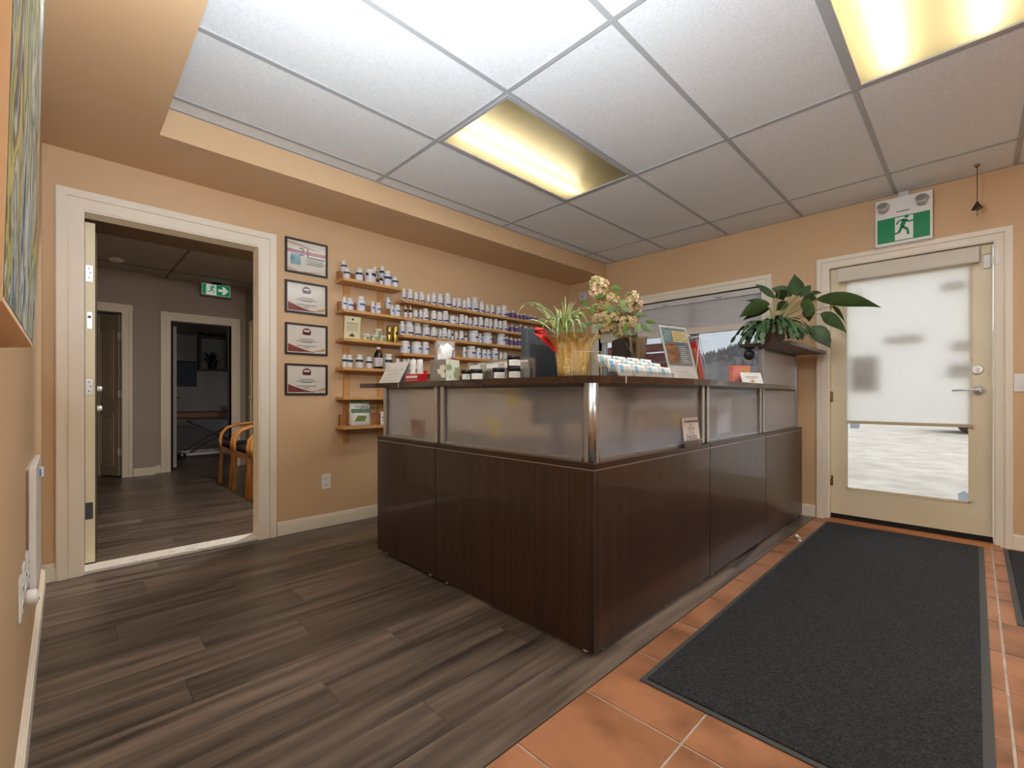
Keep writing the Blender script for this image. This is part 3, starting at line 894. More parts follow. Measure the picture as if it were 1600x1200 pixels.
b = MB(); b.add([(-.079, -.0325, .105), (.079, -.0325, .105), (.079, -.023, .135), (-.079, -.023, .135)], [(0, 1, 2, 3)]); b.build('middle_band', PGREEN, t)
b = MB(); b.add([(-.06, -.0415, .04), (.03, -.0415, .04), (.045, -.0385, .08), (-.03, -.0385, .085)], [(0, 1, 2, 3)]); b.build('printed_picture', mat('salad_print', (150, 146, 70), .5, rgb2=(88, 110, 54), scale=(60, 60, 60)), t)
lettering('Organic', .036, INKD, t, (.012, -.0265, .143), (1.25, 0, 0))
t = thing('card_sign', 'white lettered card at the counter end of the lowest short shelf', 'sign', (1.925, SF + .045, LT[5]))
bx('card', PAPER, t, -.052, .052, -.002, .002, 0, .108)
b = MB()
for z, w_ in ((.085, .03), (.055, .042), (.032, .036)): b.box(-w_, w_, -.003, -.0022, z, z + .009)
b.build('print_lines', INK, t)

# ------------------------------------------------------------------ framed certificates
PGLASS = glass_mat('picture_glass', (252, 252, 252), .006, .12)
FRAME = mat('black_picture_frame', (34, 26, 22), .35)
MARO = mat('maroon_print', (142, 58, 50), .5); GOLDP = mat('gold_print', (206, 160, 84), .5)
CPAP = mat('certificate_paper', (232, 222, 208), .5); ROSE = mat('rose_print', (176, 84, 92), .5)
BLUEP = mat('blue_print', (92, 134, 176), .5, rgb2=(150, 190, 180), scale=(16, 16, 22)); TANP = mat('tan_print', (206, 180, 148), .5)
def wave(b, x0, x1, za, zb, amp, y, n=14, ph=0):
    lo, hi = [], []
    for k in range(n + 1):
        t_ = k / n
        lo.append((x0 + (x1 - x0) * t_, y, za(t_))); hi.append((x0 + (x1 - x0) * t_, y, zb(t_)))
    vs = lo + hi
    b.add(vs, [(k, k + 1, n + 2 + k, n + 1 + k) for k in range(n)])
def certificate(label, x0, x1, z0, z1, first=False, seal=(1, 1)):
    t = thing('framed_certificate', label, 'certificate', ((x0 + x1) / 2, YA, (z0 + z1) / 2), group='framed certificates beside the doorway')
    hw, hh = (x1 - x0) / 2, (z1 - z0) / 2
    b = MB()
    fw = .014
    b.box(-hw, hw, -.016, 0, hh - fw, hh); b.box(-hw, hw, -.016, 0, -hh, -hh + fw)
    b.box(-hw, -hw + fw, -.016, 0, -hh + fw, hh - fw); b.box(hw - fw, hw, -.016, 0, -hh + fw, hh - fw)
    b.build('frame', FRAME, t)
    iw, ih = hw - fw, hh - fw
    pp = bx('print_sheet', CPAP, t, -iw, iw, -.006, -.001, -ih, ih)
    y = -.0068
    if first:
        b = MB(); wave(b, -iw, iw, lambda s: ih * .78 - s * ih * .35, lambda s: ih * .92 - s * ih * .4 + .006 * math.sin(s * 5), 0, y)
        wave(b, -iw, iw, lambda s: -ih * .95 + .02 * s * s, lambda s: -ih * .72 - .03 * math.sin(s * 3), 0, y); b.build('printed_swoosh', TANP, t)
        bx('printed_ribbon', ROSE, t, -iw, iw, y - .0005, y, ih * .20, ih * .42)
        bx('printed_picture', BLUEP, t, -iw * .82, -iw * .32, y - .0005, y, -ih * .55, ih * .16)
        lettering('21', .085, INKD, t, (-.015, y - .0018, ih * .08), (PI / 2, 0, 0))
        b = MB()
        for q, (zz, a_, c_) in enumerate(((-.02, -.01, .95), (-.17, -.06, .85), (-.30, .02, .9), (-.43, -.02, .8))): b.box(iw * a_, iw * c_, y - .0005, y, ih * zz, ih * zz + (.010 if q == 0 else .005))
        b.build('print_lines', INK, t)
    else:
        b = MB(); wave(b, -iw * .95, iw * .95, lambda s: -ih * .93, lambda s: -ih * (.35 + .60 * math.sin(min(1, s * 1.05) * PI / 2)), 0, y); b.build('printed_swoosh', MARO, t)
        b = MB(); wave(b, -iw * .1, iw * .95, lambda s: -ih * (.92 - .1 * s), lambda s: -ih * (.90 - .32 * s * s), 0, y - .0004); b.build('printed_swoosh', GOLDP, t)
        zc = ih * .52
        b = MB(); b.lathe([(.033, y - .0015), (.033, y)], 20, (0, 0, zc), 'y'); b.build('printed_seal', MARO, t)
        b = MB(); b.box(-.02, .02, y - .0025, y - .0016, zc + .004, zc + .016); b.box(-.035, .035, y - .0025, y - .0016, zc - .034, zc - .022); b.build('seal_ribbon', PAPER, t)
        bx('seal_ribbon', INKD, t, -.026, .026, y - .0024, y - .0016, zc - .014, zc)
        b = MB()
        for zz, w_ in ((-.02, .05), (-.16, .075), (-.24, .04), (-.50, .072), (-.64, .022)): b.box(-w_, w_, y - .0005, y, ih * zz, ih * zz + .005)
        b.build('print_lines', INK, t)
    MB().box(-iw, iw, -.0115, -.0105, -ih, ih).build('glazing', PGLASS, t)
certificate('framed certificate with a large 21 and a red ribbon, top of the column', 1.163, 1.478, 1.952, 2.211, True)
certificate('framed seal certificate second from the top of the column', 1.163, 1.475, 1.651, 1.893)
certificate('framed seal certificate second from the bottom of the column', 1.163, 1.477, 1.340, 1.576)
certificate('framed seal certificate at the bottom of the column', 1.163, 1.477, 1.034, 1.270)

def outlet(label, loc, face, two=True, group=None):
    """face: rotation about z that turns the plate (built facing -y)"""
    t = thing('wall_outlet', label, 'outlet', loc, face, group)
    bx('cover_plate', WHITEP, t, -.036, .036, -.006, 0, -.058, .058, c=.003)
    for z in (-.024, .024):
        s = bx('socket', WHITEP, t, -.017, .017, -.009, -.006, z - .015, z + .015, c=.004)
        q = MB(); q.box(-.008, -.005, -.0096, -.0088, z - .004, z + .006); q.box(.005, .008, -.0096, -.0088, z - .004, z + .006)
        q.build('slot', BLACKP, t)
    return t
outlet('white electrical outlet low on the wall below the pine shelf', (1.469, YA, .352), 0)

# ------------------------------------------------------------------ left wall: painting, heater, outlets
PT = bpy.data.materials.new('abstract_brushwork'); PT.use_nodes = True
def _pt():
    n, l = PT.node_tree.nodes, PT.node_tree.links
    b = n['Principled BSDF']; b.inputs['Roughness'].default_value = .45
    tc_ = n.new('ShaderNodeTexCoord'); mp = n.new('ShaderNodeMapping'); mp.inputs['Scale'].default_value = (1, 4.5, 1.5)
    nn = n.new('ShaderNodeTexNoise'); nn.inputs['Scale'].default_value = 1.7; nn.inputs['Detail'].default_value = 5; nn.inputs['Distortion'].default_value = 1.2
    r = n.new('ShaderNodeValToRGB'); r.color_ramp.interpolation = 'EASE'
    cols = [(.32, (26, 30, 36)), (.36, (64, 84, 104)), (.41, (186, 196, 206)), (.455, (58, 82, 72)), (.50, (206, 208, 200)), (.535, (110, 124, 78)), (.57, (196, 184, 110)), (.61, (86, 72, 70)), (.66, (196, 204, 212)), (.74, (40, 44, 48))]
    while len(r.color_ramp.elements) < len(cols): r.color_ramp.elements.new(.5)
    for e_, (p_, c_) in zip(r.color_ramp.elements, cols): e_.position = p_; e_.color = lin(c_)
    bp = n.new('ShaderNodeBump'); bp.inputs['Strength'].default_value = .4; bp.inputs['Distance'].default_value = .003
    l.new(tc_.outputs['Object'], mp.inputs['Vector']); l.new(mp.outputs[0], nn.inputs['Vector']); l.new(nn.outputs['Fac'], r.inputs['Fac']); l.new(r.outputs[0], b.inputs['Base Color'])
    l.new(nn.outputs['Fac'], bp.inputs['Height']); l.new(bp.outputs[0], b.inputs['Normal'])
_pt()
t = thing('canvas_painting', 'tall colourful abstract canvas on the wall at the left edge', 'painting', (XL, .95, 1.115))
RAW = mat('raw_canvas_edge', (240, 208, 170), .7)
# the canvas hangs with its top leaning off the wall
pv = [(0, -.31, 0), (.048, -.31, .004), (.048, .275, .004), (0, .275, 0), (.026, -.31, 1.19), (.074, -.31, 1.194), (.074, .275, 1.194), (.026, .275, 1.19)]
MB().add(pv, [(0, 1, 2, 3), (4, 7, 6, 5), (0, 4, 5, 1), (1, 5, 6, 2), (2, 6, 7, 3), (3, 7, 4, 0)]).build('stretcher', RAW, t)
MB().add([(.0486, -.305, .01), (.0486, .27, .01), (.0744, .27, 1.188), (.0744, -.305, 1.188)], [(0, 1, 2, 3)]).build('painted_face', PT, t)
t = thing('wall_heater', 'slim white panel heater on the wall beside the doorway casing', 'heater', (XL, 2.35, .30))
bx('panel', WHITEP, t, .006, .024, -.22, .20, .085, .50, c=.004)
bx('back_frame', WHITEP, t, 0, .007, -.2, .18, .10, .49)
bx('control', WHITEP, t, .024, .034, .06, .10, .43, .465, c=.002)
bx('indicator', mat('blue_indicator', (60, 130, 190), .4), t, .0245, .028, .045, .058, .435, .46)
for k, (y, z, lb) in enumerate(((1.83, .475, 'white outlet on the painting wall, nearest the camera, without a plug'), (1.97, .475, 'white outlet on the painting wall holding the plug-in freshener'), (2.12, .475, 'white outlet on the painting wall, closest to the doorway'))):
    outlet(lb, (XL, y, z), PI / 2, group='outlets on the painting wall')
t = thing('plug_in_freshener', 'round white plug-in air freshener on the painting wall', 'air freshener', (XL + .0095, 1.90, .45))
MB().lathe([(.019, .001), (.023, .005), (.023, .02), (.017, .026)], 16, (0, 0, 0), 'x').build('housing', WHITEP, t)
MB().lathe([(.010, .026), (.010, .029)], 14, (0, 0, 0), 'x').build('front_grille', WHITEC, t)

# ------------------------------------------------------------------ mats on the tiles
t = thing('entrance_mat', 'long charcoal entrance mat running up to the glazed door', 'mat', (1.48, -.045, 0))
bx('pile', MATC, t, .02, 2.93, .03, .875, .001, .011, c=.003)
b = MB(); b.box(0, 2.95, .875, .895, .0005, .005); b.box(0, .02, .03, .875, .0005, .005); b.box(0, 2.95, .004, .03, .0005, .005); b.box(2.93, 2.95, .03, .875, .0005, .005)
b.build('rubber_edge', RUBBER, t)
t = thing('entrance_mat', 'second charcoal mat at the right edge beside the door casing', 'mat', (3.04, -.125, 0))
bx('pile', MATC, t, .02, 1.42, -.9, -.03, .001, .011, c=.003)
b = MB(); b.box(0, 1.44, -.03, -.008, .0005, .005); b.box(0, .02, -.9, -.03, .0005, .005)
b.build('rubber_edge', RUBBER, t)
t = thing('door_stop', 'small metal door stop on the tiles beside the counter', 'door stop', (3.72, .875, 0), .6)
bx('bracket', CHROME, t, -.02, .02, -.012, .012, 0, .006, c=.001)
MB().lathe([(.009, 0), (.009, .035), (.013, .036), (.013, .046), (.008, .05)], 12, (.005, 0, .018), 'x').build('bumper', WHITEP, t)
MB().box(-.012, .008, -.006, .006, .006, .026).build('stem', CHROME, t)

# ------------------------------------------------------------------ entrance door
d2 = thing('door_2', 'cream entrance door with a tall glass pane', 'door', (XB + .03, 0, 0), kind='structure')
y0, y1, z0, z1 = EY0 + .003, EY1 - .003, .035, EZ - .004
gy0, gy1, gz0, gz1 = .022, .742, .268, 1.955
b = MB()
b.box(0, .045, y0, gy0, z0, z1); b.box(0, .045, gy1, y1, z0, z1); b.box(0, .045, gy0, gy1, z0, gz0); b.box(0, .045, gy0, gy1, gz1, z1)
b.build('door_leaf', DOORP, d2)
b = MB()
for (a0, a1, c0, c1) in ((gy0 - .004, gy0 + .012, gz0, gz1), (gy1 - .012, gy1 + .004, gz0, gz1), (gy0, gy1, gz0 - .004, gz0 + .012), (gy0, gy1, gz1 - .012, gz1 + .004)):
    b.box(-.006, .0, a0, a1, c0, c1)
b.build('glazing_bead', DOORP, d2)
bx('pane', PANE, d2, .018, .026, gy0, gy1, gz0, gz1)
bx('door_sweep', BLACKP, d2, -.006, .05, y0, y1, .012, .05)
for z in (.32, 1.02, 1.80):
    q = MB(); q.lathe([(.006, z - .045), (.006, z + .045)], 10, (-.004, y1 + .002, 0)); q.box(-.002, 0, y1 - .016, y1 + .016, z - .042, z + .042)
    q.build('hinge', BRASS, d2)
h = MB(); h.lathe([(.034, 0), (.034, -.006), (.026, -.012), (.012, -.016), (.012, -.05)], 20, (0, -.02, 1.068), 'x'); ho = h.build('handle', CHROME, d2)
MB().tube([(-.048, -.02, 1.068), (-.055, .0, 1.069), (-.054, .05, 1.068), (-.05, .115, 1.066)], .0095, 10, r2=.007).build('lever', CHROME, ho)
h = MB(); h.lathe([(.033, 0), (.033, -.008), (.026, -.014)], 20, (0, -.012, 1.212), 'x'); do = h.build('deadbolt', CHROME, d2)
bx('thumb_turn', CHROME, do, -.03, -.013, -.018, -.006, 1.198, 1.226, c=.002)
STK = translucent_mat('blue_grey_sticker', (216, 221, 228), .6)
for (ya, za, lb) in ((.69, .79, 'u'), (.055, .30, 'l')):
    q = MB(); q.prism([(ya - .03, za - .03), (ya + .03, za - .03), (ya + .034, za + .02), (ya, za + .045), (ya - .034, za + .02)], .0265, .0275, 'x'); q.build('security_sticker', STK, d2)
th = MB(); th.prism([(XB - .06, 0), (XB + .16, 0), (XB + .16, .012), (XB - .01, .012)], EY0 - .03, EY1 + .03, 'y')
tag(th.build('trim_4', mat('oak_threshold', (176, 112, 64), .4, rgb2=(150, 90, 50), scale=(40, 3, 40))), 'orange brown wooden threshold under the entrance door', 'threshold', kind='structure')
# sensors on door head
t = thing('door_contact', 'white alarm contact at the top corner of the entrance door', 'alarm contact', (XB + .03, -.055, 1.955))
bx('magnet', WHITEP, t, -.018, 0, -.022, .014, -.04, .05, c=.003)
bx('sensor', WHITEP, t, -.052, -.034, -.06, -.04, -.03, .06, c=.003)
bx('bracket', CREAM, t, -.036, -.030, -.058, -.024, -.02, .03)
bx('striker', DOORP, t, -.012, 0, -.022, .022, .06, .118, c=.002)
# roller shade
SHADE = translucent_mat('white_shade_fabric', (246, 244, 238), .62)
VAL = mat('valance_fabric', (222, 214, 198), .8)
t = thing('roller_shade', 'white roller shade pulled most of the way down the entrance door', 'roller shade', (XB, 0, 0))
MB().add([(.012, .012, .825), (.012, .735, .825), (.012, .735, 2.0), (.012, .012, 2.0)], [(0, 1, 2, 3)]).build('shade_cloth', SHADE, t)
bx('bottom_bar', mat('shade_hem_bar', (196, 180, 150), .6), t, .006, .017, .008, .738, .803, .827, c=.003)
v = MB()
v.prism([(-.012, 2.072), (.024, 2.072), (.024, 1.962), (-.05, 1.955), (-.054, 1.963)], -.02, .785, 'y')
v.build('valance', VAL, t)
MB().lathe([(.018, .0), (.018, .76)], 14, (.002, 0, 2.02), 'y').build('roller_tube', WHITEP, t)
# paper notices on the outer side of the pane
NOTE = mat('notice_back', (120, 112, 104), .8)
for k, (ya, yb, za, zb, lb) in enumerate(((.53, .71, 1.07, 1.36, 'large square notice behind the shade near the hinges'), (.64, .69, 1.80, 1.87, 'small notice behind the shade at the upper hinge side'),
        (.27, .49, 1.44, 1.50, 'wide strip notice behind the middle of the shade'), (.05, .17, 1.80, 1.86, 'small strip notice behind the shade at the upper lock side'),
        (.03, .12, 1.36, 1.43, 'notice behind the shade above the deadbolt'), (.03, .14, 1.17, 1.27, 'notice behind the shade beside the deadbolt'))):
    tag(bx('door_notice', NOTE, None, XB + .0575, XB + .0585, ya, yb, za, zb), lb, 'notice', 'notices on the door glass')

# ------------------------------------------------------------------ exit signs
def strokes(b, segs, w_, P):
    for (ax, az), (bx_, bz) in segs:
        d = Vector((bx_ - ax, bz - az)); n_ = Vector((-d.y, d.x)).normalized() * w_ / 2
        pts = [(ax + n_.x, az + n_.y), (ax - n_.x, az - n_.y), (bx_ - n_.x, bz - n_.y), (bx_ + n_.x, bz + n_.y)]
        b.add([P(*p) for p in pts], [(0, 1, 2, 3)])
def runner(parent, P, m_, s, flip=1):
    b = MB()
    hx, hz = .2, .80
    b.add([P(flip * s * (hx + .12 * math.cos(a * PI / 6)), s * (hz + .12 * math.sin(a * PI / 6))) for a in range(12)], [tuple(range(12))])
    segs = [((.12, .62), (-.06, .16), .2), ((.12, .60), (.34, .40), .09), ((.34, .40), (.56, .46), .08), ((.08, .62), (-.22, .56), .09), ((-.22, .56), (-.36, .34), .08),
            ((-.06, .16), (.24, -.10), .13), ((.24, -.10), (.30, -.50), .11), ((-.06, .14), (-.22, -.28), .13), ((-.22, -.28), (-.66, -.32), .10)]
    for a, c_, w_ in segs:
        strokes(b, [((flip * s * a[0], s * a[1]), (flip * s * c_[0], s * c_[1]))], w_ * s * 1.3, P)
    return b.build('running_figure', m_, parent)
t = thing('exit_sign', 'green running-man exit sign with two lamp heads above the entrance door', 'exit sign', (XB, .3785, 2.172))
bx('casing', SIGNW, t, -.075, -.012, -.163, .163, 0, .352, c=.004)
bx('mounting_bracket', CHROME, t, -.03, 0, -.03, .03, .352, .40)
bx('green_panel', GREEN, t, -.0765, -.0755, -.150, .150, .02, .205)
bx('door_pictogram', SIGNW, t, -.078, -.0770, -.058, .046, .026, .198)
runner(t, lambda a, z: (-.0785, -a, z + .11), GREEN, .105)
bx('test_panel', SIGNW, t, -.082, -.075, -.04, .04, .24, .262, c=.002)
bx('test_strip', DGREY, t, -.083, -.0815, -.038, .038, .238, .243)
for yy, a in ((.115, .55), (-.105, -.45)):
    lh = thing('lamp_head', None, None, (-.082, yy, .272)); del_ = [lh.pop(k) for k in list(lh.keys())]
    lh.parent = t
    lh.rotation_euler = (a, .5, 0)
    MB().lathe([(.034, -.05), (.038, -.045), (.03, 0), (.014, .012)], 18, (0, 0, 0), 'x').build('reflector', mat('lamp_head_grey', (196, 192, 186), .35), lh)
    MB().lathe([(.03, -.0515), (.03, -.0505)], 18, (0, 0, 0), 'x').build('lens', mat('lamp_lens', (150, 148, 140), .2), lh)
# hanging chime
t = thing('hanging_chime', 'small dark pyramid chime hanging by a wire from the ceiling', 'chime', (4.36, -.01, ZC))
MB().lathe([(.012, -.012), (.014, -.004), (.014, -.0025)], 12).build('ceiling_hook', BRASS, t)
MB().tube([(0, 0, -.008), (0, 0, -.24)], .0022, 6).build('wire', mat('brown_wire', (96, 74, 52), .6), t)
MB().lathe([(.002, -.242), (.028, -.292), (.028, -.298)], 4, smooth=False).build('pyramid', mat('dark_bronze', (74, 66, 58), .4, .5), t)
MB().tube([(0, 0, -.298), (0, 0, -.345)], .0018, 6).build('pull_thread', mat('brown_wire'), t)
t = thing('light_switch', 'white rocker light switch at the right edge beside the entrance door', 'light switch', (XB, -.222, 1.115))
bx('cover_plate', WHITEP, t, -.006, 0, -.058, .04, -.06, .06, c=.003)
bx('rocker', WHITEP, t, -.011, -.006, -.03, .012, -.032, .032, c=.003)
t = thing('wall_box', 'small grey wall box high on the wall beside the window', 'wall box', (XB, 3.36, 2.17))
bx('casing', mat('grey_box_plastic', (206, 204, 204), .5), t, -.05, 0, -.055, .05, .01, .125, c=.012)
MB().lathe([(.008, -.052), (.008, -.049)], 14, (0, 0, .07), 'x').build('dial', DGREY, t)

# ------------------------------------------------------------------ window behind the counter
w1 = thing('window_1', 'white framed window behind the counter with two panes', 'window', (XB + .06, 0, 0), kind='structure')
WF = mat('white_vinyl_frame', (224, 222, 216), .4)
b = MB()
b.box(0, .06, WY0, WY0 + .045, WZ0, WZ1); b.box(0, .06, WY1 - .045, WY1, WZ0, WZ1); b.box(0, .06, WY0, WY1, WZ0, WZ0 + .045); b.box(0, .06, WY0, WY1, WZ1 - .045, WZ1)
b.build('window_frame', WF, w1)
bx('mullion', mat('grey_mullion', (150, 146, 140), .5), w1, -.004, .06, 1.995, 2.065, WZ0 + .045, WZ1 - .045)
bx('pane', TINTED, w1, .026, .034, WY0 + .045, 1.995, WZ0 + .045, WZ1 - .045)
bx('pane', TINTED, w1, .026, .034, 2.065, WY1 - .045, WZ0 + .045, WZ1 - .045)
t = thing('cellular_blind', 'grey white pleated blind half raised in the window', 'blind', (XB + .02, (WY0 + WY1) / 2, 0))
hw = (WY1 - WY0) / 2 - .012
BL = translucent_mat('pleated_blind_fabric', (214, 208, 206), .35)
bx('head_rail', mat('blind_rail', (206, 202, 200), .45), t, -.012, .03, -hw, hw, 1.972, 2.026, c=.004)
for yy in (-.5, .05, .45): bx('bracket_clip', DGREY, t, -.0135, -.011, yy - .03, yy + .03, 1.985, 1.992)
n = 20
pr = []
for k in range(n + 1): pr.append((.010 if k % 2 else .014, 1.972 - (1.972 - 1.715) * k / n))
vs = [(x, -hw + .003, z) for x, z in pr] + [(x, hw - .003, z) for x, z in pr]
MB().add(vs, [(k, k + 1, n + 2 + k, n + 1 + k) for k in range(n)]).build('pleats', BL, t)
bx('bottom_rail', mat('blind_bottom_rail', (222, 212, 198), .5), t, -.008, .028, -hw, hw, 1.655, 1.716, c=.004)

# ------------------------------------------------------------------ things on the counter top
ZTOP = ZW + .0302
t = thing('desk_calendar', 'white tent calendar at the shelf end of the counter top', 'calendar', (1.60, 2.715, ZTOP), -.12)
b = MB()
b.add([(-.075, -.17, 0), (-.075, .17, 0), (.0, .17, .142), (.0, -.17, .142)], [(0, 1, 2, 3)])
b.add([(-.072, -.17, 0), (-.072, .17, 0), (.002, .17, .140), (.002, -.17, .140)], [(3, 2, 1, 0)])
b.build('calendar_page', PAPER, t)
b = MB(); b.box(-.072, .07, -.165, .165, 0, .002); b.add([(.07, -.165, 0), (.07, .165, 0), (.001, .165, .14), (.001, -.165, .14)], [(0, 1, 2, 3)]); b.build('card_stand', PAPER, t)
tilt = math.atan2(.075, .142)
b = MB()
def on_page(y, s):      # s = height along the page
    return (-.075 + s * .47 - .0012, y, s * .884)
for k in range(4):
    s = .02 + .026 * k
    b.add([on_page(-.15, s), on_page(.13, s), on_page(.13, s + .0012), on_page(-.15, s + .0012)], [(0, 1, 2, 3)])
for y_, s_ in ((.03, .06), (-.02, .09), (-.09, .05), (.08, .09), (-.12, .10)):
    b.add([on_page(y_, s_), on_page(y_ + .006, s_), on_page(y_ + .006, s_ + .008), on_page(y_, s_ + .008)], [(0, 1, 2, 3)])
b.build('print_lines', INK, t)
lettering('2', .035, mat('dark_red_ink', (96, 30, 40), .6), t, on_page(.118, .105), (PI / 2 - .35, 0, -PI / 2))
# red tray with white tubes
t = thing('display_tray', 'small red display tray holding two white tubes on the counter', 'display tray', (1.535, 2.40, ZTOP), .12)
b = MB(); b.box(-.032, .032, -.068, .068, 0, .004); b.box(-.032, -.028, -.068, .068, 0, .05); b.box(.028, .032, -.068, .068, 0, .07); b.box(-.028, .028, -.068, -.064, 0, .05); b.box(-.028, .028, .064, .068, 0, .05)
b.build('tray', RED, t)
b = MB(); b.box(-.0335, -.0322, -.05, .055, .026, .04); b.box(-.0335, -.0322, -.05, .055, .012, .014); b.build('print_lines', PAPER, t)
for k, y in enumerate((-.033, .03)):
    q = thing('cream_tube', ('white squeeze tube in the red tray, nearer the tissue box', 'white squeeze tube in the red tray, nearer the calendar')[k], 'tube', (1.535 - y * .12, 2.40 + y, ZTOP + .0045), .12, 'tubes in the red tray')
    bm = MB(); vs = []
    for z, a, c_ in ((0, .024, .024), (.03, .026, .024), (.10, .027, .012), (.135, .028, .002)):
        for i in range(12): vs.append((c_ * math.cos(i * PI / 6), a * math.sin(i * PI / 6), z))
    fs = [(r_ * 12 + i, r_ * 12 + (i + 1) % 12, r_ * 12 + 12 + (i + 1) % 12, r_ * 12 + 12 + i) for r_ in range(3) for i in range(12)] + [tuple(range(12))[::-1], tuple(range(36, 48))]
    bm.add(vs, fs, True); bm.build('tube_body', WHITEP, q)
    bm = MB(); bm.box(-.026, -.0235, -.006, .006, .06, .075); bm.build('printed_mark', mat('rose_ink', (176, 120, 110), .6), q)
# tissue box
t = thing('tissue_box', 'grey cube tissue box printed with pale lilies', 'tissue box', (1.572, 2.155, ZTOP), .18)
GREYB = mat('grey_tissue_card', (118, 112, 104), .6, rgb2=(146, 140, 130), scale=(9, 9, 9))
bx('box', GREYB, t, -.058, .058, -.062, .062, 0, .125, c=.002)
LIL = mat('pale_lily_print', (206, 208, 182), .6, rgb2=(226, 226, 206), scale=(20, 20, 20)); LILG = mat('lily_shadow_print', (150, 156, 112), .6)
def petal(b, cx, cz, r, a, w_, P):
    pts = []
    for k in range(13):
        s = k / 12; ang = a
        L, wv = r * s, w_ * math.sin(PI * s ** .8)
        pts.append((cx + L * math.cos(ang) - wv * math.sin(ang), cz + L * math.sin(ang) + wv * math.cos(ang)))
    for k in range(11, 0, -1):
        s = k / 12
        L, wv = r * s, -w_ * math.sin(PI * s ** .8)
        pts.append((cx + L * math.cos(a) - wv * math.sin(a), cz + L * math.sin(a) + wv * math.cos(a)))
    b.add([P(*p) for p in pts], [tuple(range(len(pts)))])
PF = lambda d_: (lambda x, z: (min(max(x, -.056), .056), -.0625 - d_, min(max(z, .003), .122)))
b = MB(); b.box(-.056, .056, -.0629, -.0622, .002, .123)
b.build('printed_background', LIL, t)
for k, (x, z) in enumerate(((-.03, .085), (.012, .09), (.04, .07), (-.012, .055), (.03, .045))):
    b = MB()
    for q in range(3): petal(b, x, z - .03, .05, PI / 2 + (q - 1) * .5, .013, PF(.0008 + .0003 * k + .0001 * q))
    petal(b, x + .004, z - .07, .06, PI / 2 - .15, .008, PF(.0007 + .0002 * k))
    b.build('printed_lily', mat('lily_white', (224, 222, 200), .6) if k % 2 else LILG, t)
PX = lambda d_: (lambda y, z: (-.0585 - d_, min(max(y, -.06), .06), min(max(z, .003), .122)))
b = MB()
for k, (y, z) in enumerate(((-.04, .08), (-.02, .06), (-.045, .04))):
    for q in range(3): petal(b, y, z - .02, .04, PI / 2 + (q - 1) * .6, .011, PX(.0006 + .0003 * k + .0001 * q))
b.build('printed_lily', mat('lily_white'), t)
TIS = mat('white_tissue', (246, 246, 244), .9, bump=.4, bscale=30)
b = MB(); vs = []
for k, (z, a, c_) in enumerate(((.126, .048, .012), (.15, .05, .03), (.185, .05, .022), (.205, .056, .014), (.212, .048, .006))):
    for i in range(20):
        an = 2 * PI * i / 20; wv = 1 + .22 * math.sin(5 * an + k) + .1 * math.sin(9 * an)
        vs.append((a * wv * math.cos(an) + .004 * k, c_ * wv * math.sin(an), z + .012 * math.sin(3 * an) * (k / 4)))
b.add(vs, [(r_ * 20 + i, r_ * 20 + (i + 1) % 20, r_ * 20 + 20 + (i + 1) % 20, r_ * 20 + 20 + i) for r_ in range(4) for i in range(20)] + [tuple(range(80, 100))], True)
b.build('tissue', TIS, t)
# leaflet box
t = thing('leaflet_box', 'grey printed product box with red lettering behind the tissue box', 'box', (1.722, 2.362, ZTOP), -.28)
bx('carton', mat('warm_grey_card', (176, 168, 156), .6), t, -.06, .06, -.022, .022, 0, .262, c=.001)
b = MB(); b.box(-.05, .005, -.0232, -.0222, .20, .214); b.box(-.05, .0, -.0232, -.0222, .18, .194); b.build('red_print', RED, t)
bx('red_band', RED, t, -.0602, .0602, -.0228, -.0218, .145, .158)
b = MB(); b.box(-.05, -.02, -.0232, -.0222, .228, .236); b.box(-.05, -.01, -.0232, -.0222, .166, .171); b.build('dark_print', INKD, t)
b = MB(); petal(b, .028, .16, .09, PI / 2 + .3, .008, lambda x, z: (x, -.0231, z)); petal(b, .035, .16, .085, PI / 2 - .25, .007, lambda x, z: (x, -.0233, z)); petal(b, .02, .17, .06, PI / 2 + .75, .006, lambda x, z: (x, -.0235, z))
b.build('printed_figure', mat('dark_grey_ink', (84, 78, 72), .6), t)
# acrylic organiser with label strips
t = thing('acrylic_organiser', 'clear acrylic organiser with three label strips behind the jars', 'organiser', (1.655, 1.775, ZTOP))
b = MB()
T_ = .003
b.box(-.055, .055, -.21, .21, 0, T_); b.box(.052, .055, -.21, .21, T_, .115); b.box(-.055, -.052, -.21, .21, T_, .10)
for y in (-.21, -.07, .07, .207): b.box(-.052, .052, y, y + T_, T_, .11)
b.build('case', ACRYL, t)
for y in (-.14, .0, .14): bx('label_strip', PAPER, t, -.0585, -.0555, y - .045, y + .045, .062, .086)
PINKC = mat('pink_sachet', (206, 176, 172), .6); TANC = mat('tan_sachet', (196, 184, 150), .6); GRYC = mat('grey_sachet', (150, 146, 140), .6)
for y, m_, nm in ((-.14, GRYC, 'grey'), (.0, PINKC, 'pink'), (.14, TANC, 'tan')):
    q = thing('sachet_pack', f'{nm} sachet pack standing inside the acrylic organiser', 'sachet', (1.662, 1.775 + y, ZTOP + .0032), group='sachets in the organiser')
    b = MB(); b.prism([(-.02, 0), (.02, 0), (.024, .05), (.006, .09), (-.006, .09), (-.024, .05)], -.05, .05, 'y'); b.build('wrapper', m_, q)
    bx('seal_strip', PAPER, q, -.008, .008, -.051, .051, .088, .096)
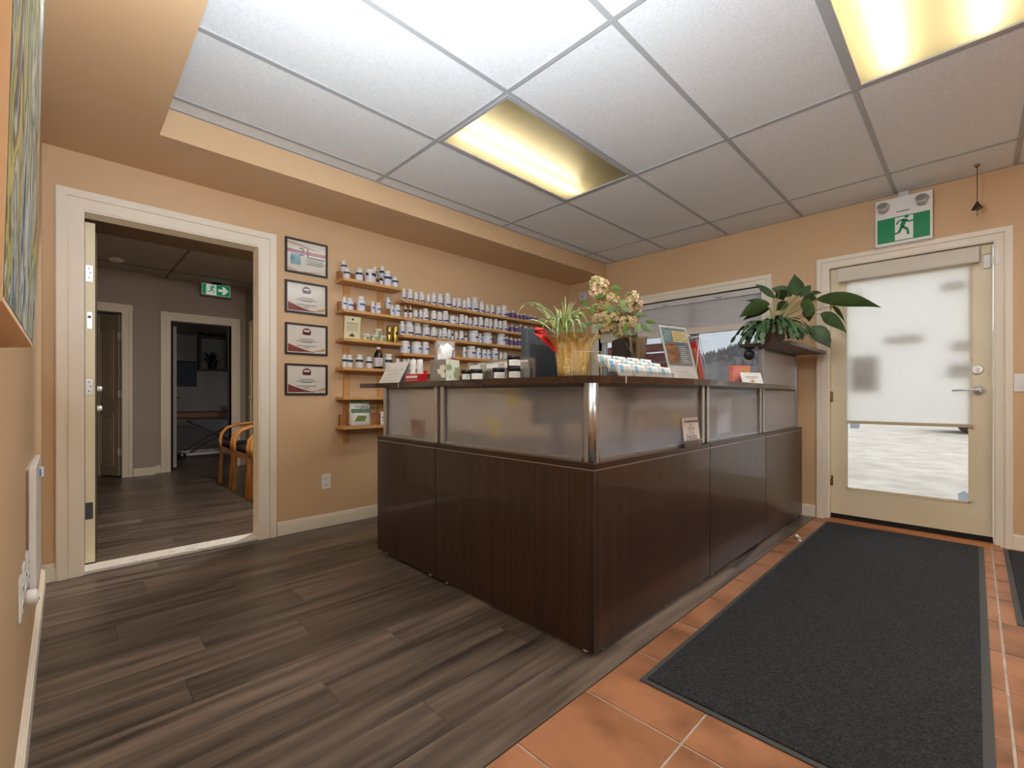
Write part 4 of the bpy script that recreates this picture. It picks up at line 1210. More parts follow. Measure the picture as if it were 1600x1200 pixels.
# jars
def jar(label, x, y, z, d=.062, h=.055, dark=AMBER):
    t = thing('cream_jar', label, 'jar', (x, y, z), -.55, 'black lidded jars on the counter')
    MB().lathe([(d * .47, 0), (d * .5, .003), (d * .5, h * .62), (d * .46, h * .68)], 20).build('glass_body', dark, t)
    MB().lathe([(d * .5, h * .68), (d * .52, h * .71), (d * .52, h * .97), (d * .49, h)], 20).build('lid', BLACKP, t)
    o = strip(d * .507, h * .08, h * .60, -150, -10, 12).build('label', PAPER, t)
    q = MB()
    for k in range(3):
        zz = h * (.2 + .12 * k)
        s = strip(d * .512, zz, zz + .0012, -115, -55, 6); q.add(s.v, s.f, True)
    q.build('print_lines', INK, t)
BROWNG = mat('brown_jar_glass', (72, 34, 22), .15)
jar('black lidded jar beside the lily tissue box', 1.528, 1.898, ZTOP)
jar('brown glass jar with a black lid, second from the tissue box', 1.535, 1.828, ZTOP, .064, .057, BROWNG)
jar('black lidded jar third from the tissue box', 1.53, 1.652, ZTOP, .06, .056)
jar('black lidded jar at the bottom of the stack beside the monitor', 1.53, 1.545, ZTOP, .062, .056)
jar('black lidded jar on top of the stacked pair', 1.53, 1.545, ZTOP + .0565, .062, .054)

# computer monitors and keyboard desk behind the counter
t = thing('monitor', 'grey computer monitor turned away behind the gold pot', 'monitor', (2.165, 1.80, ZT))
bx('screen_back', DGREY, t, -.30, .26, -.02, .03, .24, .655, c=.01)
bx('rear_panel', mat('charcoal_panel', (44, 46, 50), .5), t, -.265, .20, -.034, -.02, .10, .565, c=.008)
bx('neck', DGREY, t, -.05, .05, .0, .03, .012, .30, c=.004)
bx('base', DGREY, t, -.13, .13, -.06, .12, 0, .014, c=.004)
t = thing('monitor', 'black flat monitor seen edge-on behind the flower vase', 'monitor', (2.47, 1.53, ZT), .86)
bx('screen_back', BLACKP, t, -.20, .20, -.03, .02, .22, .635, c=.02)
bx('neck', BLACKP, t, -.03, .03, -.02, .01, .012, .3, c=.004)
bx('base', BLACKP, t, -.11, .11, -.08, .09, 0, .014, c=.004)
# clear sign holder by the pot
t = thing('sign_holder', 'empty clear acrylic sign holder in front of the gold pot', 'sign holder', (1.528, 1.118, ZTOP), -.72)
b = MB(); b.box(-.06, .06, -.002, .0, 0, .10); b.box(-.06, .06, -.03, .03, 0, .002); b.build('holder', ACRYL, t)
b = MB(); b.box(-.061, -.059, -.0025, .0005, 0, .10); b.box(.059, .061, -.0025, .0005, 0, .10); b.box(-.06, .06, -.0025, .0005, .099, .101); b.build('polished_edge', mat('bright_acrylic_edge', (214, 214, 206), .2), t)
# business card rack
t = thing('card_rack', 'tiered clear rack of white and blue business cards', 'card rack', (1.895, 1.09, ZTOP))
b = MB(); b.box(-.245, .245, -.06, .10, 0, .003)
for s in (-.245, .243): b.prism([(-.06, .003), (.10, .003), (.10, .09), (-.04, .02)], s, s + .002, 'x')
for k in range(3): b.box(-.245, .245, -.055 + .05 * k, -.053 + .05 * k, .003, .03 + .024 * k)
b.build('rack', ACRYL, t)
CARDB = mat('teal_card_print', (86, 150, 184), .5, rgb2=(140, 190, 206), scale=(40, 40, 40))
colw = ['leftmost', 'second', 'third', 'last']
for r_ in range(3):
    for c_ in range(4):
        if r_ == 2 and c_ == 3: pass
        q = thing('business_cards', f'stack of business cards, {("front", "middle", "back")[r_]} tier, {colw[c_]} column of the rack', 'business cards',
                  (1.895 - .183 + .122 * c_, 1.09 - .05 + .05 * r_, ZTOP + .0035 + .022 * r_), group='business cards in the rack')
        b = MB(); b.box(-.05, .05, 0, .012, 0, .056); o = b.build('cards', PAPER, q); o.rotation_euler = (-.32, 0, 0)
        b = MB(); b.box(-.044, -.012, -.0012, -.0004, .014, .048); o = b.build('printed_picture', CARDB, q); o.rotation_euler = (-.32, 0, 0)
        b = MB()
        for z in (.04, .032, .024, .016): b.box(-.004, .038, -.0012, -.0004, z, z + .002)
        o = b.build('print_lines', INK, q); o.rotation_euler = (-.32, 0, 0)
# slanted poster holder
t = thing('poster_stand', 'slanted acrylic stand with a blue food poster on the counter', 'poster stand', (2.40, 1.10, ZTOP), -.22)
def rot_parts(parts, a):
    for o in parts: o.rotation_euler = (a, 0, 0)
A = -.27
P_ = []
b = MB(); b.box(-.118, .118, -.004, -.001, 0, .325); b.box(-.118, .118, .004, .006, 0, .325); P_.append(b.build('acrylic_sleeve', ACRYL, t))
P_.append(bx('poster_sheet', PAPER, t, -.115, .115, 0, .003, .002, .32))
P_.append(bx('printed_panel', mat('slate_blue_print', (92, 122, 136), .5), t, -.10, .10, -.0006, 0, .085, .305))
P_.append(bx('printed_emblem', BLUEP, t, -.092, -.035, -.0009, -.0004, .225, .295))
P_.append(bx('printed_note', mat('pale_yellow_print', (240, 222, 160), .5), t, -.022, .095, -.0009, -.0004, .225, .292))
P_.append(bx('printed_picture', mat('food_print', (206, 132, 66), .5, rgb2=(120, 60, 30), scale=(28, 28, 28), contrast=(.42, .58)), t, -.09, -.005, -.0009, -.0004, .10, .215))
b = MB()
for k in range(9): b.box(.012, .08 - .012 * (k % 3), -.0009, -.0004, .105 + .0115 * k, .109 + .0115 * k)
P_.append(b.build('print_lines', PAPER, t))
b = MB()
for k in range(4): b.box(-.015, .085 - .02 * (k % 2), -.0012, -.0009, .236 + .013 * k, .240 + .013 * k)
for k in range(3): b.box(-.05, .09 - .02 * k, -.0006, 0, .02 + .014 * k, .022 + .014 * k)
P_.append(b.build('print_lines', mat('brown_print', (150, 112, 70), .6), t))
rot_parts(P_, A)
b = MB(); b.box(-.118, .118, .0, .10, 0, .003); b.build('foot', ACRYL, t)
# brochures beside it
t = thing('brochure_holder', 'leaning red brochures in a white wire holder beside the poster', 'brochures', (2.665, 1.15, ZTOP), .95)
P_ = []
P_.append(bx('brochure', mat('mauve_brochure', (128, 108, 116), .5), t, -.075, .075, -.012, .0, .003, .25))
P_.append(bx('brochure', RED, t, -.077, .077, .002, .008, .003, .235))
P_.append(bx('brochure', mat('orange_brochure', (206, 128, 92), .5), t, -.073, .073, .010, .014, .003, .20))
rot_parts(P_, -.22)
b = MB(); b.tube([(-.08, -.02, 0), (-.08, .035, .26), (-.08, .06, .002)], .0025, 6); b.tube([(.08, -.02, 0), (.08, .035, .26), (.08, .06, .002)], .0025, 6); b.tube([(-.08, -.02, .003), (.08, -.02, .003)], .0025, 6); b.tube([(-.08, .06, .003), (.08, .06, .003)], .0025, 6); b.tube([(-.08, .035, .26), (.08, .035, .26)], .0025, 6)
b.build('wire_frame', WHITEP, t)
# red box with white card, near the tall screen
t = thing('gift_box', 'small red box at the entrance end of the counter top', 'box', (3.425, 1.175, ZTOP), -.5)
bx('carton', mat('coral_red_card', (214, 108, 96), .55, rgb2=(222, 140, 126), scale=(12, 12, 12)), t, -.075, .075, -.02, .02, 0, .132, c=.002)
MB().lathe([(.024, -.0225), (.024, -.0205)], 18, (.035, 0, .09), 'y').build('printed_seal', GOLDP, t)
bx('printed_band', RED, t, -.003, .0752, -.0212, -.0204, .062, .082)
t = thing('card_stand', 'white lettered card leaning in front of the red box', 'card', (3.43, 1.085, ZTOP), -.42)
o = bx('card', PAPER, t, -.095, .095, 0, .003, 0, .085); o.rotation_euler = (-.3, 0, 0)
b = MB(); b.box(-.06, .06, -.0008, -.0002, .05, .054); b.box(-.04, .04, -.0008, -.0002, .04, .043)
o = b.build('print_lines', INK, t); o.rotation_euler = (-.3, 0, 0)
b = MB(); b.lathe([(.012, -.001), (.012, -.0002)], 12, (0, 0, .022), 'y'); b.box(-.03, .03, -.001, -.0002, .016, .022); o = b.build('printed_emblem', GOLDP, t); o.rotation_euler = (-.3, 0, 0)
b = MB(); b.prism([(.002, 0), (.05, 0), (.024, .07)], -.02, .02, 'x'); b.build('card_foot', PAPER, t)
t = thing('card_reader', 'flat black card reader lying on the counter top', 'card reader', (3.02, 1.16, ZTOP), .1)
bx('body', BLACKP, t, -.07, .07, -.04, .04, 0, .016, c=.005)
bx('keypad', DGREY, t, -.05, .02, -.03, .03, .016, .018, c=.001)
t = thing('dome_camera', 'round black device hanging under the upper shelf', 'camera', (3.50, 1.135, ZU))
MB().lathe([(.03, 0), (.032, -.008), (.012, -.014), (.012, -.02)], 16).build('mount', BLACKP, t)
MB().lathe([(.004, -.088), (.022, -.082), (.034, -.066), (.038, -.05), (.034, -.034), (.022, -.02), (.004, -.016)], 16).build('globe', BLACKP, t)
# flyer on the ledge in front of the frosted screen
t = thing('flyer', 'small pale flyer with blue script leaning on the front screen', 'flyer', (2.375, 1.047, ZT), -.06)
P_ = [bx('card', mat('flyer_paper', (222, 212, 200), .6), t, -.085, .085, 0, .0025, 0, .152), bx('printed_band', mat('deep_blue_print', (40, 78, 108), .5), t, -.085, .085, -.0006, 0, 0, .03)]
b = MB(); b.box(-.06, .085, -.0007, 0, .126, .136); P_.append(b.build('printed_bar', mat('lilac_grey_print', (110, 100, 116), .5), t))
b = MB()
for z, w_ in ((.10, .03), (.092, .04), (.083, .03), (.072, .025)): b.box(-w_, w_, -.0007, 0, z, z + .003)
b.box(-.004, .004, -.0007, 0, .107, .12)
P_.append(b.build('print_lines', INK, t))
P_.append(lettering('Hello', .05, mat('blue_script', (56, 84, 130), .5), t, (0, -.001, .034), (PI / 2, 0, 0)))
for o in P_:
    o.rotation_euler = (o.rotation_euler.x - .13, 0, 0)
P_[-1].location = (0, .0034, .034)
bx('sleeve', ACRYL, t, -.088, .088, -.006, -.004, 0, .04)

# ------------------------------------------------------------------ plants
RV, FV, UV = Vector((.7133, -.7009, 0)), Vector((.7009, .7133, 0)), Vector((0, 0, 1))
LG = mat('dark_glossy_leaf', (36, 54, 26), .42, spec=.3, rgb2=(60, 84, 38), scale=(10, 10, 10), rnd=.15)
LG2 = mat('cactus_green', (50, 76, 44), .45, rgb2=(70, 96, 58), scale=(18, 18, 18), rnd=.12)
STEM = mat('pale_green_stem', (112, 128, 66), .5)
pl = thing('peace_lily', 'large leafy green houseplant in a brown pot on the upper shelf', 'potted plant', (3.677, 1.033, ZU + .0262))
POT = mat('brown_wicker_pot', (110, 90, 74), .7, rgb2=(88, 70, 56), scale=(4, 4, 60), bump=.5, bscale=70)
MB().lathe([(.058, 0), (.064, .01), (.078, .125), (.084, .13), (.084, .145), (.074, .145), (.07, .12)], 24, cap=False).build('pot', POT, pl)
MB().lathe([(.001, .122), (.072, .122)], 24, cap=False).build('soil', mat('dark_soil', (48, 38, 30), .95), pl)
def P3(zx, zy, dep, ox, oy, k): return RV * ((zx - ox) * k) + UV * ((oy - zy) * k) + FV * dep
def bez(p0, p1, p2, n=9): return [p0 * (1 - s) ** 2 + p1 * 2 * s * (1 - s) + p2 * s * s for s in [i / n for i in range(n + 1)]]
K = .000855
for (tx, ty, sx, sy, wd, dt, ds, bend) in ((155, 495, 430, 375, 120, -.05, -.02, 40), (360, 185, 510, 315, 55, .06, .03, 25), (655, 115, 690, 300, 130, .0, .0, -5), (525, 215, 660, 290, 95, .1, .04, 30),
        (1285, 430, 830, 335, 115, -.12, -.02, 60), (1070, 628, 880, 455, 105, -.04, .0, 55), (880, 762, 790, 565, 130, -.1, -.03, 30), (992, 692, 850, 570, 62, .02, .0, 40), (832, 240, 730, 275, 36, .12, .05, 15),
        (972, 250, 800, 292, 40, .1, .04, 25), (1125, 530, 980, 388, 36, .04, .0, 45), (690, 500, 760, 335, 120, -.1, -.03, 10), (250, 502, 460, 405, 70, .06, .02, 35), (820, 515, 800, 385, 105, .05, .02, 10),
        (560, 410, 640, 340, 80, .1, .06, 5), (300, 320, 450, 355, 40, .1, .04, 22), (740, 300, 700, 250, 110, -.06, -.02, 5), (900, 320, 740, 330, 90, .06, .02, 20), (600, 330, 540, 250, 90, .05, .02, 5)):
    p0, p2 = P3(sx, sy, ds, 470, 720, K), P3(tx, ty, dt, 470, 720, K)
    mid = (p0 + p2) / 2 + UV * bend * K
    dirv = (p2 - p0).normalized()
    b = MB()
    sv = dirv.cross(FV + UV * .35 + RV * random.uniform(-.3, .3))
    b.blade(bez(p0, mid, p2, 10), wd * K * 1.05, sv, .22)
    lf = b.build('leaf', LG, pl)
    base = RV * random.uniform(-.03, .03) + FV * random.uniform(-.03, .03) + UV * .12
    b = MB(); b.tube(bez(base, (base + p0) / 2 + UV * .03, p0, 6), .0032, 5, r2=.002); b.build('stem', STEM, lf)
rr = random.Random(3)
for k in range(60):
    a = rr.uniform(0, 2 * PI)
    ln = rr.uniform(.15, .28)
    side = RV * math.cos(a) + FV * math.sin(a)
    if side.dot(RV) < 0: ln *= 1.22
    p = side * .05 + UV * .135
    d = (side * rr.uniform(.5, 1) + UV * rr.uniform(.3, 1.0)).normalized()
    b = MB()
    steps = 7
    for s in range(steps):
        q = p + d * ln / steps
        b.blade([p, p + (q - p) * .35, p + (q - p) * .75, q + (q - p) * .12], .026, d.cross(UV + FV * rr.uniform(-.6, .6) + RV * rr.uniform(-.6, .6)), .1, lambda t_: [.5, 1, 1, .55][min(3, int(t_ * 3.01))])
        p = q
        d = (d + Vector((0, 0, -.5)) + side * .12).normalized()
    b.build('cactus_branch', LG2, pl)

gp = thing('gold_pot_plant', 'spider plant in a crinkled gold foil pot with red lining', 'potted plant', (1.585, 1.235, ZTOP))
FOIL = mat('gold_foil', (216, 174, 76), .3, .55, rgb2=(255, 242, 184), scale=(70, 70, 7), contrast=(.38, .62), bump=.8, bscale=60, bdist=.006)  # pale streaks paint the crinkle highlights into the foil colour
FOILR = mat('red_foil', (206, 52, 46), .35, .3, bump=.8, bscale=40, bdist=.008)
MB().lathe([(.058, 0), (.064, .004), (.068, .03), (.074, .09), (.082, .135), (.098, .158), (.128, .178)], 48, cap=False, wob=lambda a, i: 1 + (.012 * math.sin(24 * a)) + (.06 * math.sin(5 * a + 1) + .05 * math.sin(11 * a)) * max(0, i - 3) / 3).build('foil_wrap', FOIL, gp)
MB().lathe([(.001, .003), (.056, .003), (.06, .06), (.07, .118), (.001, .125)], 24, cap=False).build('inner_pot', mat('green_inner_pot', (60, 80, 50), .5), gp)
b = MB()
cen = P3(0, 0, 0, 0, 0, 1)
fan = []
for k in range(9):
    s = k / 8
    fan.append((RV * (-.075 - .0 * s) + UV * (.10 + .05 * s) + FV * (-.04 + .06 * s), RV * (-.15 - .03 * math.sin(k * 2.2)) + UV * (.17 + .05 * s + .012 * (k % 2)) + FV * (-.05 + .10 * s)))
vs = [p for q in fan for p in q]
b.add(vs, [(2 * k, 2 * k + 2, 2 * k + 3, 2 * k + 1) for k in range(8)], True)
b.build('red_lining', FOILR, gp)
b = MB(); fan = []
for k in range(9):
    s = k / 8
    fan.append((RV * (-.02 + .10 * s) + UV * .13 + FV * .07, RV * (-.06 + .20 * s) + UV * (.19 + .018 * (k % 2)) + FV * .10))
b.add([p for q in fan for p in q], [(2 * k, 2 * k + 2, 2 * k + 3, 2 * k + 1) for k in range(8)], True); b.build('red_lining', FOILR, gp)
SPI = mat('spider_leaf', (96, 122, 62), .45, rgb2=(176, 184, 126), scale=(60, 60, 14), rnd=.15, contrast=(.4, .6))
K2 = .000437
sp = [(520, 230, 515, 430, 22), (640, 272, 560, 380, 26), (722, 440, 620, 250, 20), (275, 590, 370, 380, 20), (405, 725, 425, 330, 26), (570, 700, 555, 360, 24), (40, 425, 200, 160, 12), (0, 352, 220, 230, 10), (330, 400, 200, 300, 10),
      (440, 350, 470, 420, 18), (610, 345, 560, 420, 16), (700, 380, 600, 350, 16), (690, 560, 620, 330, 18), (640, 640, 600, 400, 18), (420, 420, 450, 470, 18), (560, 300, 530, 450, 18), (480, 340, 500, 480, 20), (590, 420, 560, 480, 20), (30, 640, 130, 330, 10),
      (740, 470, 640, 400, 16), (350, 500, 420, 420, 16), (540, 420, 520, 500, 20), (660, 480, 600, 470, 18), (460, 480, 480, 520, 18), (500, 690, 490, 400, 18), (630, 600, 600, 360, 18), (360, 640, 400, 390, 16), (760, 400, 650, 330, 14), (700, 330, 620, 380, 14), (400, 330, 460, 420, 14), (120, 330, 300, 250, 10), (250, 420, 360, 330, 12), (590, 280, 545, 420, 16), (470, 300, 500, 440, 16)]
for k, (tx, ty, mx_, my_, wd) in enumerate(sp):
    dp = -.135 if ty > 540 and 350 < tx < 700 else rr.uniform(-.07, .07)
    p0 = P3(510 + rr.uniform(-25, 25), 700, rr.uniform(-.02, .02), 590, 1050, K2)
    p1, p2 = P3(mx_, my_ - 60, dp * .7, 590, 1050, K2), P3(tx, ty, dp, 590, 1050, K2)
    b = MB(); b.blade(bez(p0, p1, p2, 12), wd * K2 * 1.25, RV * .8 + FV * rr.uniform(-.5, .5) + UV * .5, .3, lambda t_: (1 - t_ ** 2.2) * .9 + .1)
    b.build('leaf', SPI, gp)
LGR = mat('soft_green_leaf', (96, 118, 78), .5, rgb2=(132, 148, 106), scale=(12, 12, 12), rnd=.15)
for (sx, sy, tx, ty, wd, dp) in ((560, 660, 470, 640, 60, -.06), (600, 650, 690, 625, 70, -.05), (640, 520, 740, 580, 60, .02), (330, 480, 250, 500, 50, .05), (640, 470, 600, 440, 50, .04)):
    p0, p2 = P3(sx, sy, dp, 590, 1050, K2), P3(tx, ty, dp - .02, 590, 1050, K2)
    b = MB(); b.blade(bez(p0, (p0 + p2) / 2 + UV * .02, p2, 8), wd * K2, (p2 - p0).cross(FV + UV * .3), .2); b.build('broad_leaf', LGR, gp)

va = thing('flower_vase', 'cut crystal vase of dried pink and green hydrangeas on the counter', 'flower vase', (2.13, 1.235, ZTOP))
CRY = glass_mat('cut_crystal', (214, 216, 214), .22, .05)
MB().lathe([(.03, 0), (.036, .004), (.034, .03), (.04, .09), (.046, .15), (.05, .225), (.047, .225), (.042, .15), (.034, .06), (.028, .012), (.001, .01)], 16, smooth=False, cap=False, wob=lambda a, i: 1 + .04 * math.sin(8 * a)).build('vase', CRY, va)
K3 = .00053
FLO = [mat('blush_floret', (200, 158, 128), .6, rgb2=(220, 186, 152), scale=(30, 30, 30), rnd=.1), mat('olive_floret', (136, 128, 70), .6, rgb2=(164, 150, 92), scale=(30, 30, 30), rnd=.1), mat('tan_floret', (150, 116, 80), .6, rgb2=(180, 148, 104), scale=(30, 30, 30), rnd=.1)]
for (cx_, cy_, rx_, ry_, n_, mi, dp) in ((820, 190, 95, 125, 70, 0, .0), (790, 130, 50, 60, 30, 1, .01), (925, 330, 120, 100, 80, 1, .02), (1150, 350, 85, 115, 70, 0, -.02), (1185, 420, 45, 70, 30, 2, .0), (880, 510, 140, 80, 80, 1, -.02), (1050, 560, 150, 85, 90, 1, -.04), (980, 430, 120, 90, 70, 2, .04), (830, 400, 80, 70, 40, 1, .03), (1090, 450, 90, 80, 50, 1, .05), (1050, 640, 110, 50, 50, 2, -.03), (880, 600, 60, 60, 40, 2, -.04)):
    for half in (0, 1):
        b = MB()
        for k in range(int(n_ * .8)):
            while True:
                ux, uy, uz = rr.uniform(-1, 1), rr.uniform(-1, 1), rr.uniform(-1, 1)
                l_ = ux * ux + uy * uy + uz * uz
                if .25 < l_ < 1: break
            c0 = P3(cx_ + ux * rx_, cy_ + uy * ry_, dp + uz * rx_ * K3, 1200, 1098, K3)
            nr = (RV * ux - UV * uy + FV * (uz - .5)).normalized()
            t1 = nr.orthogonal().normalized(); t2 = nr.cross(t1)
            s_ = rr.uniform(.008, .016)
            ph = rr.uniform(0, PI)
            for q in range(4):
                an = ph + q * PI / 2
                e1 = t1 * math.cos(an) + t2 * math.sin(an); e2 = t1 * math.cos(an + PI / 2) + t2 * math.sin(an + PI / 2)
                b.add([c0, c0 + e1 * s_ * .6 + e2 * s_ * .45 + nr * .002, c0 + e1 * s_ + nr * .003, c0 + e1 * s_ * .6 - e2 * s_ * .45 + nr * .002], [(0, 1, 2, 3)])
        b.build('hydrangea_head', FLO[mi if half == 0 else (1, 2, 1)[mi]], va)
for (sx, sy, tx, ty, wd, dp, mm_) in ((920, 220, 1030, 235, 50, -.04, 1), (1000, 360, 1040, 410, 70, -.07, 1), (870, 465, 1000, 415, 60, -.09, 0), (1000, 415, 1090, 470, 60, -.07, 0), (1150, 480, 1265, 500, 55, -.06, 0), (1270, 530, 1370, 560, 45, -.02, 1), (1180, 580, 1310, 670, 70, -.08, 0),
        (1140, 560, 1180, 660, 60, -.08, 1), (600, 480, 700, 460, 50, -.02, 1), (760, 320, 880, 300, 50, -.05, 1), (740, 440, 800, 380, 50, -.03, 1), (680, 580, 760, 560, 50, -.05, 0), (1010, 650, 1110, 690, 60, -.08, 0), (760, 470, 690, 430, 40, -.03, 1), (700, 380, 640, 330, 50, .0, 1), (840, 590, 730, 620, 55, -.07, 0), (960, 300, 1010, 260, 40, -.05, 1), (1060, 300, 1120, 280, 30, -.05, 1), (900, 420, 830, 460, 60, -.09, 1), (1080, 600, 1000, 640, 60, -.1, 1)):
    p0, p2 = P3(sx, sy, dp, 1200, 1098, K3), P3(tx, ty, dp - .02, 1200, 1098, K3)
    b = MB(); b.blade(bez(p0, (p0 + p2) / 2 + UV * .015, p2, 8), wd * K3 * .95, (p2 - p0).cross(FV + UV * .5), .2)
    b.build('leaf', mat('fresh_green_leaf', (92, 116, 50), .5, rgb2=(116, 138, 66), scale=(12, 12, 12), rnd=.12) if mm_ else LGR, va)
for k in range(9):
    p2 = P3(rr.uniform(820, 1180), rr.uniform(380, 600), rr.uniform(-.03, .04), 1200, 1098, K3)
    p0 = Vector((rr.uniform(-.015, .015), rr.uniform(-.015, .015), .02))
    b = MB(); b.tube(bez(p0, Vector((p2.x * .3, p2.y * .3, .28)), p2, 7), .0022, 5); b.build('stem', mat('twig_brown', (104, 88, 58), .7), va)

# ------------------------------------------------------------------ hall seen through the doorway
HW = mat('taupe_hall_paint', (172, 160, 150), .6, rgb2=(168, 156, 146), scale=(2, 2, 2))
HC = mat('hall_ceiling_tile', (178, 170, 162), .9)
part_wall('wall_hall_back', 'taupe wall at the end of the hall',
          [(.62, .84, 7.50, 7.85, 0, 2.66), (-.4, .62, 7.50, 7.62, 2.10, 2.66), (.84, 1.02, 7.62, 7.85, 0, 2.66), (1.02, 1.735, 7.62, 7.74, 2.05, 2.66), (1.735, 2.0, 7.62, 7.85, 0, 2.66)], HW)
part_wall('wall_hall_right', 'taupe wall on the chair side of the hall', [(1.92, 2.05, YA + .12, 7.62, 0, 2.66)], HW)
part_wall('wall_hall_left', 'taupe wall behind the open interior door', [(-.5, -.4, YA + .12, 7.62, 0, 2.66)], HW)
part_wall('ceiling_hall_soffit', 'peach soffit over the near end of the hall, darkened by painted shade', [(-.4, 1.92, YA + .12, 5.25, 2.418, 2.66)], mat('shade_darkened_peach', (112, 92, 70), .7))  # peach paint darkened to brown; the dimness is in the colour
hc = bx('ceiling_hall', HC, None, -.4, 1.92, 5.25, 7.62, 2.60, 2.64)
tag(hc, 'dim lay-in tile ceiling of the hall', 'ceiling', kind='structure')
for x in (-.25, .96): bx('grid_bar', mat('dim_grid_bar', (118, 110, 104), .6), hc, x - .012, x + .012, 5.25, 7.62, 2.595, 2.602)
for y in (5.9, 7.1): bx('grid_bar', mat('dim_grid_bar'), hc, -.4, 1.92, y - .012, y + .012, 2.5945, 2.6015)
baseboard('baseboard_hall', 'cream baseboard at the end of the hall', [(.62, 7.50, .84, 7.50, 0, -1), (.84, 7.62, .91, 7.62, 0, -1)])
casing_y('trim_5', 'cream casing around the treatment room doorway', 1.02, 1.735, 2.045, 7.62, .11)
casing_y('trim_6', 'cream casing around the six-panel door in the hall', -.25, .51, 2.07, 7.50, .105)
# treatment room beyond
part_wall('wall_room_back', 'dim grey wall of the treatment room', [(.3, 3.6, 10.35, 10.45, 0, 2.66)], mat('grey_room_paint', (150, 144, 140), .7))
part_wall('wall_room_left', 'grey side wall of the treatment room', [(.3, .4, 7.85, 10.35, 0, 2.66), (-.4, .3, 9.0, 9.1, 0, 2.66), (-.5, -.4, 7.5, 9.1, 0, 2.66)], mat('grey_room_paint'))
part_wall('wall_room_right', 'grey far side wall of the treatment room', [(3.2, 3.3, 7.85, 10.35, 0, 2.66), (2.0, 3.3, 7.74, 7.85, 0, 2.66)], mat('grey_room_paint'))
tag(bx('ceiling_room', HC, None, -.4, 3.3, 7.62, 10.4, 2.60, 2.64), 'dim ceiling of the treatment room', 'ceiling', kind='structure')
# open interior door seen on its hinge edge
d1 = thing('door_1', 'cream interior door standing open, seen on its hinge edge', 'door', (DX0 + .005, YA + .125, 0), kind='structure')
bx('door_leaf', DOORP, d1, 0, .045, 0, .86, .02, 2.065)
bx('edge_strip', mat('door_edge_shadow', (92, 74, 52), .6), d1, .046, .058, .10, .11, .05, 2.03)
for z, m_ in ((1.76, WHITEP), (1.08, WHITEP), (.34, DGREY)):
    h = bx('hinge', CHROME if m_ is WHITEP else m_, d1, .002, .036, -.003, 0, z - .05, z + .05, c=.006)
    for zz in (-.025, .005, .03):
        MB().lathe([(.004, -.0045), (.004, -.0028)], 8, (.018 + (.006 if zz == .005 else 0), 0, z + zz), 'y').build('screw', DGREY, h)
lp = bx('latch_plate', CHROME, d1, .008, .032, -.003, 0, 1.43, 1.53, c=.005)
MB().lathe([(.009, -.006), (.009, -.0028)], 12, (.02, 0, 1.50), 'y').build('bolt', DGREY, lp)
for z, r_ in ((1.08, .02), (.935, .022)):
    MB().lathe([(.028, .045), (.028, .052), (.010, .056), (.010, .075), (r_, .082), (r_, .105), (.012, .112)], 16, (0, .80, z), 'x').build('knob', CHROME, d1)
bx('door_sweep', BLACKP, d1, .002, .05, -.002, .86, .012, .03)
tag(bx('trim_7', mat('worn_white_threshold', (222, 216, 206), .5, rgb2=(190, 180, 168), scale=(30, 30, 30), contrast=(.55, .7)), None, DX0, DX1, YA - .012, YA + .13, 0, .022, c=.004), 'worn white threshold strip of the open doorway', 'threshold', kind='structure')
# six-panel door in the hall
d3 = thing('door_3', 'panelled interior door ajar at the end of the hall', 'door', (.50, 7.56, 0), math.radians(180 - 62), kind='structure')
bx('door_leaf', mat('dim_door_paint', (176, 160, 136), .5), d3, 0, .74, -.02, .02, .02, 2.05)
for (xa, xb_) in ((.09, .34), (.40, .65)):
    for (za, zb) in ((.14, .80), (.98, 1.86)):
        b = MB()
        for s in (-1, 1):
            b.box(xa, xb_, s * .02, s * .026, za, za + .02); b.box(xa, xb_, s * .02, s * .026, zb - .02, zb); b.box(xa, xa + .02, s * .02, s * .026, za, zb); b.box(xb_ - .02, xb_, s * .02, s * .026, za, zb)
            b.box(xa + .05, xb_ - .05, s * .02, s * .024, za + .05, zb - .05)
        b.build('raised_panel', mat('dim_panel_paint', (186, 170, 146), .45), d3)
for z in (.32, 1.05, 1.78): bx('hinge', CHROME, d3, -.004, .0, -.03, .03, z - .045, z + .045)
MB().lathe([(.028, .02), (.028, .027), (.011, .03), (.011, .05), (.026, .056), (.026, .08), (.012, .086)], 14, (.68, 0, .98), 'y').build('knob', CHROME, d3)
# hall exit sign
t = thing('exit_sign', 'green exit sign with running man and arrow in the dim hall', 'exit sign', (1.50, 7.40, 2.40))
bx('casing', mat('grey_sign_casing', (150, 144, 140), .5), t, -.185, .185, -.02, .02, 0, .205, c=.004)
bx('ceiling_canopy', mat('grey_sign_casing'), t, -.06, .06, -.02, .02, .1, .1995)
SGN = mat('lit_exit_green', (0, 140, 90), .5, emit=(0, 140, 90), estr=.35)
SGW = mat('lit_exit_white', (235, 240, 235), .5, emit=(235, 240, 235), estr=.35)
bx('white_panel', SGW, t, -.165, .165, -.0215, -.0205, .018, .165)
bx('green_panel', SGN, t, -.162, -.12, -.0225, -.0217, .021, .162)
bx('green_panel', SGN, t, .0, .162, -.0225, -.0217, .021, .162)
runner(t, lambda a, z: (a - .055, -.0235, z + .085), SGN, .082)
b = MB(); b.prism([(.02, .075), (.08, .075), (.065, .04), (.095, .04), (.145, .092), (.095, .144), (.065, .144), (.08, .109), (.02, .109)], -.0240, -.0226, 'y'); b.build('arrow', SGW, t)
bx('suspension', mat('grey_sign_casing'), t, -.05, .05, -.012, .012, .1995, .2)
t = thing('smoke_detector', 'small pale device on the hall ceiling near the open door', 'smoke detector', (.42, 6.9, 2.60))
MB().lathe([(.07, 0), (.07, -.02), (.055, -.035)], 20).build('housing', WHITEP, t)
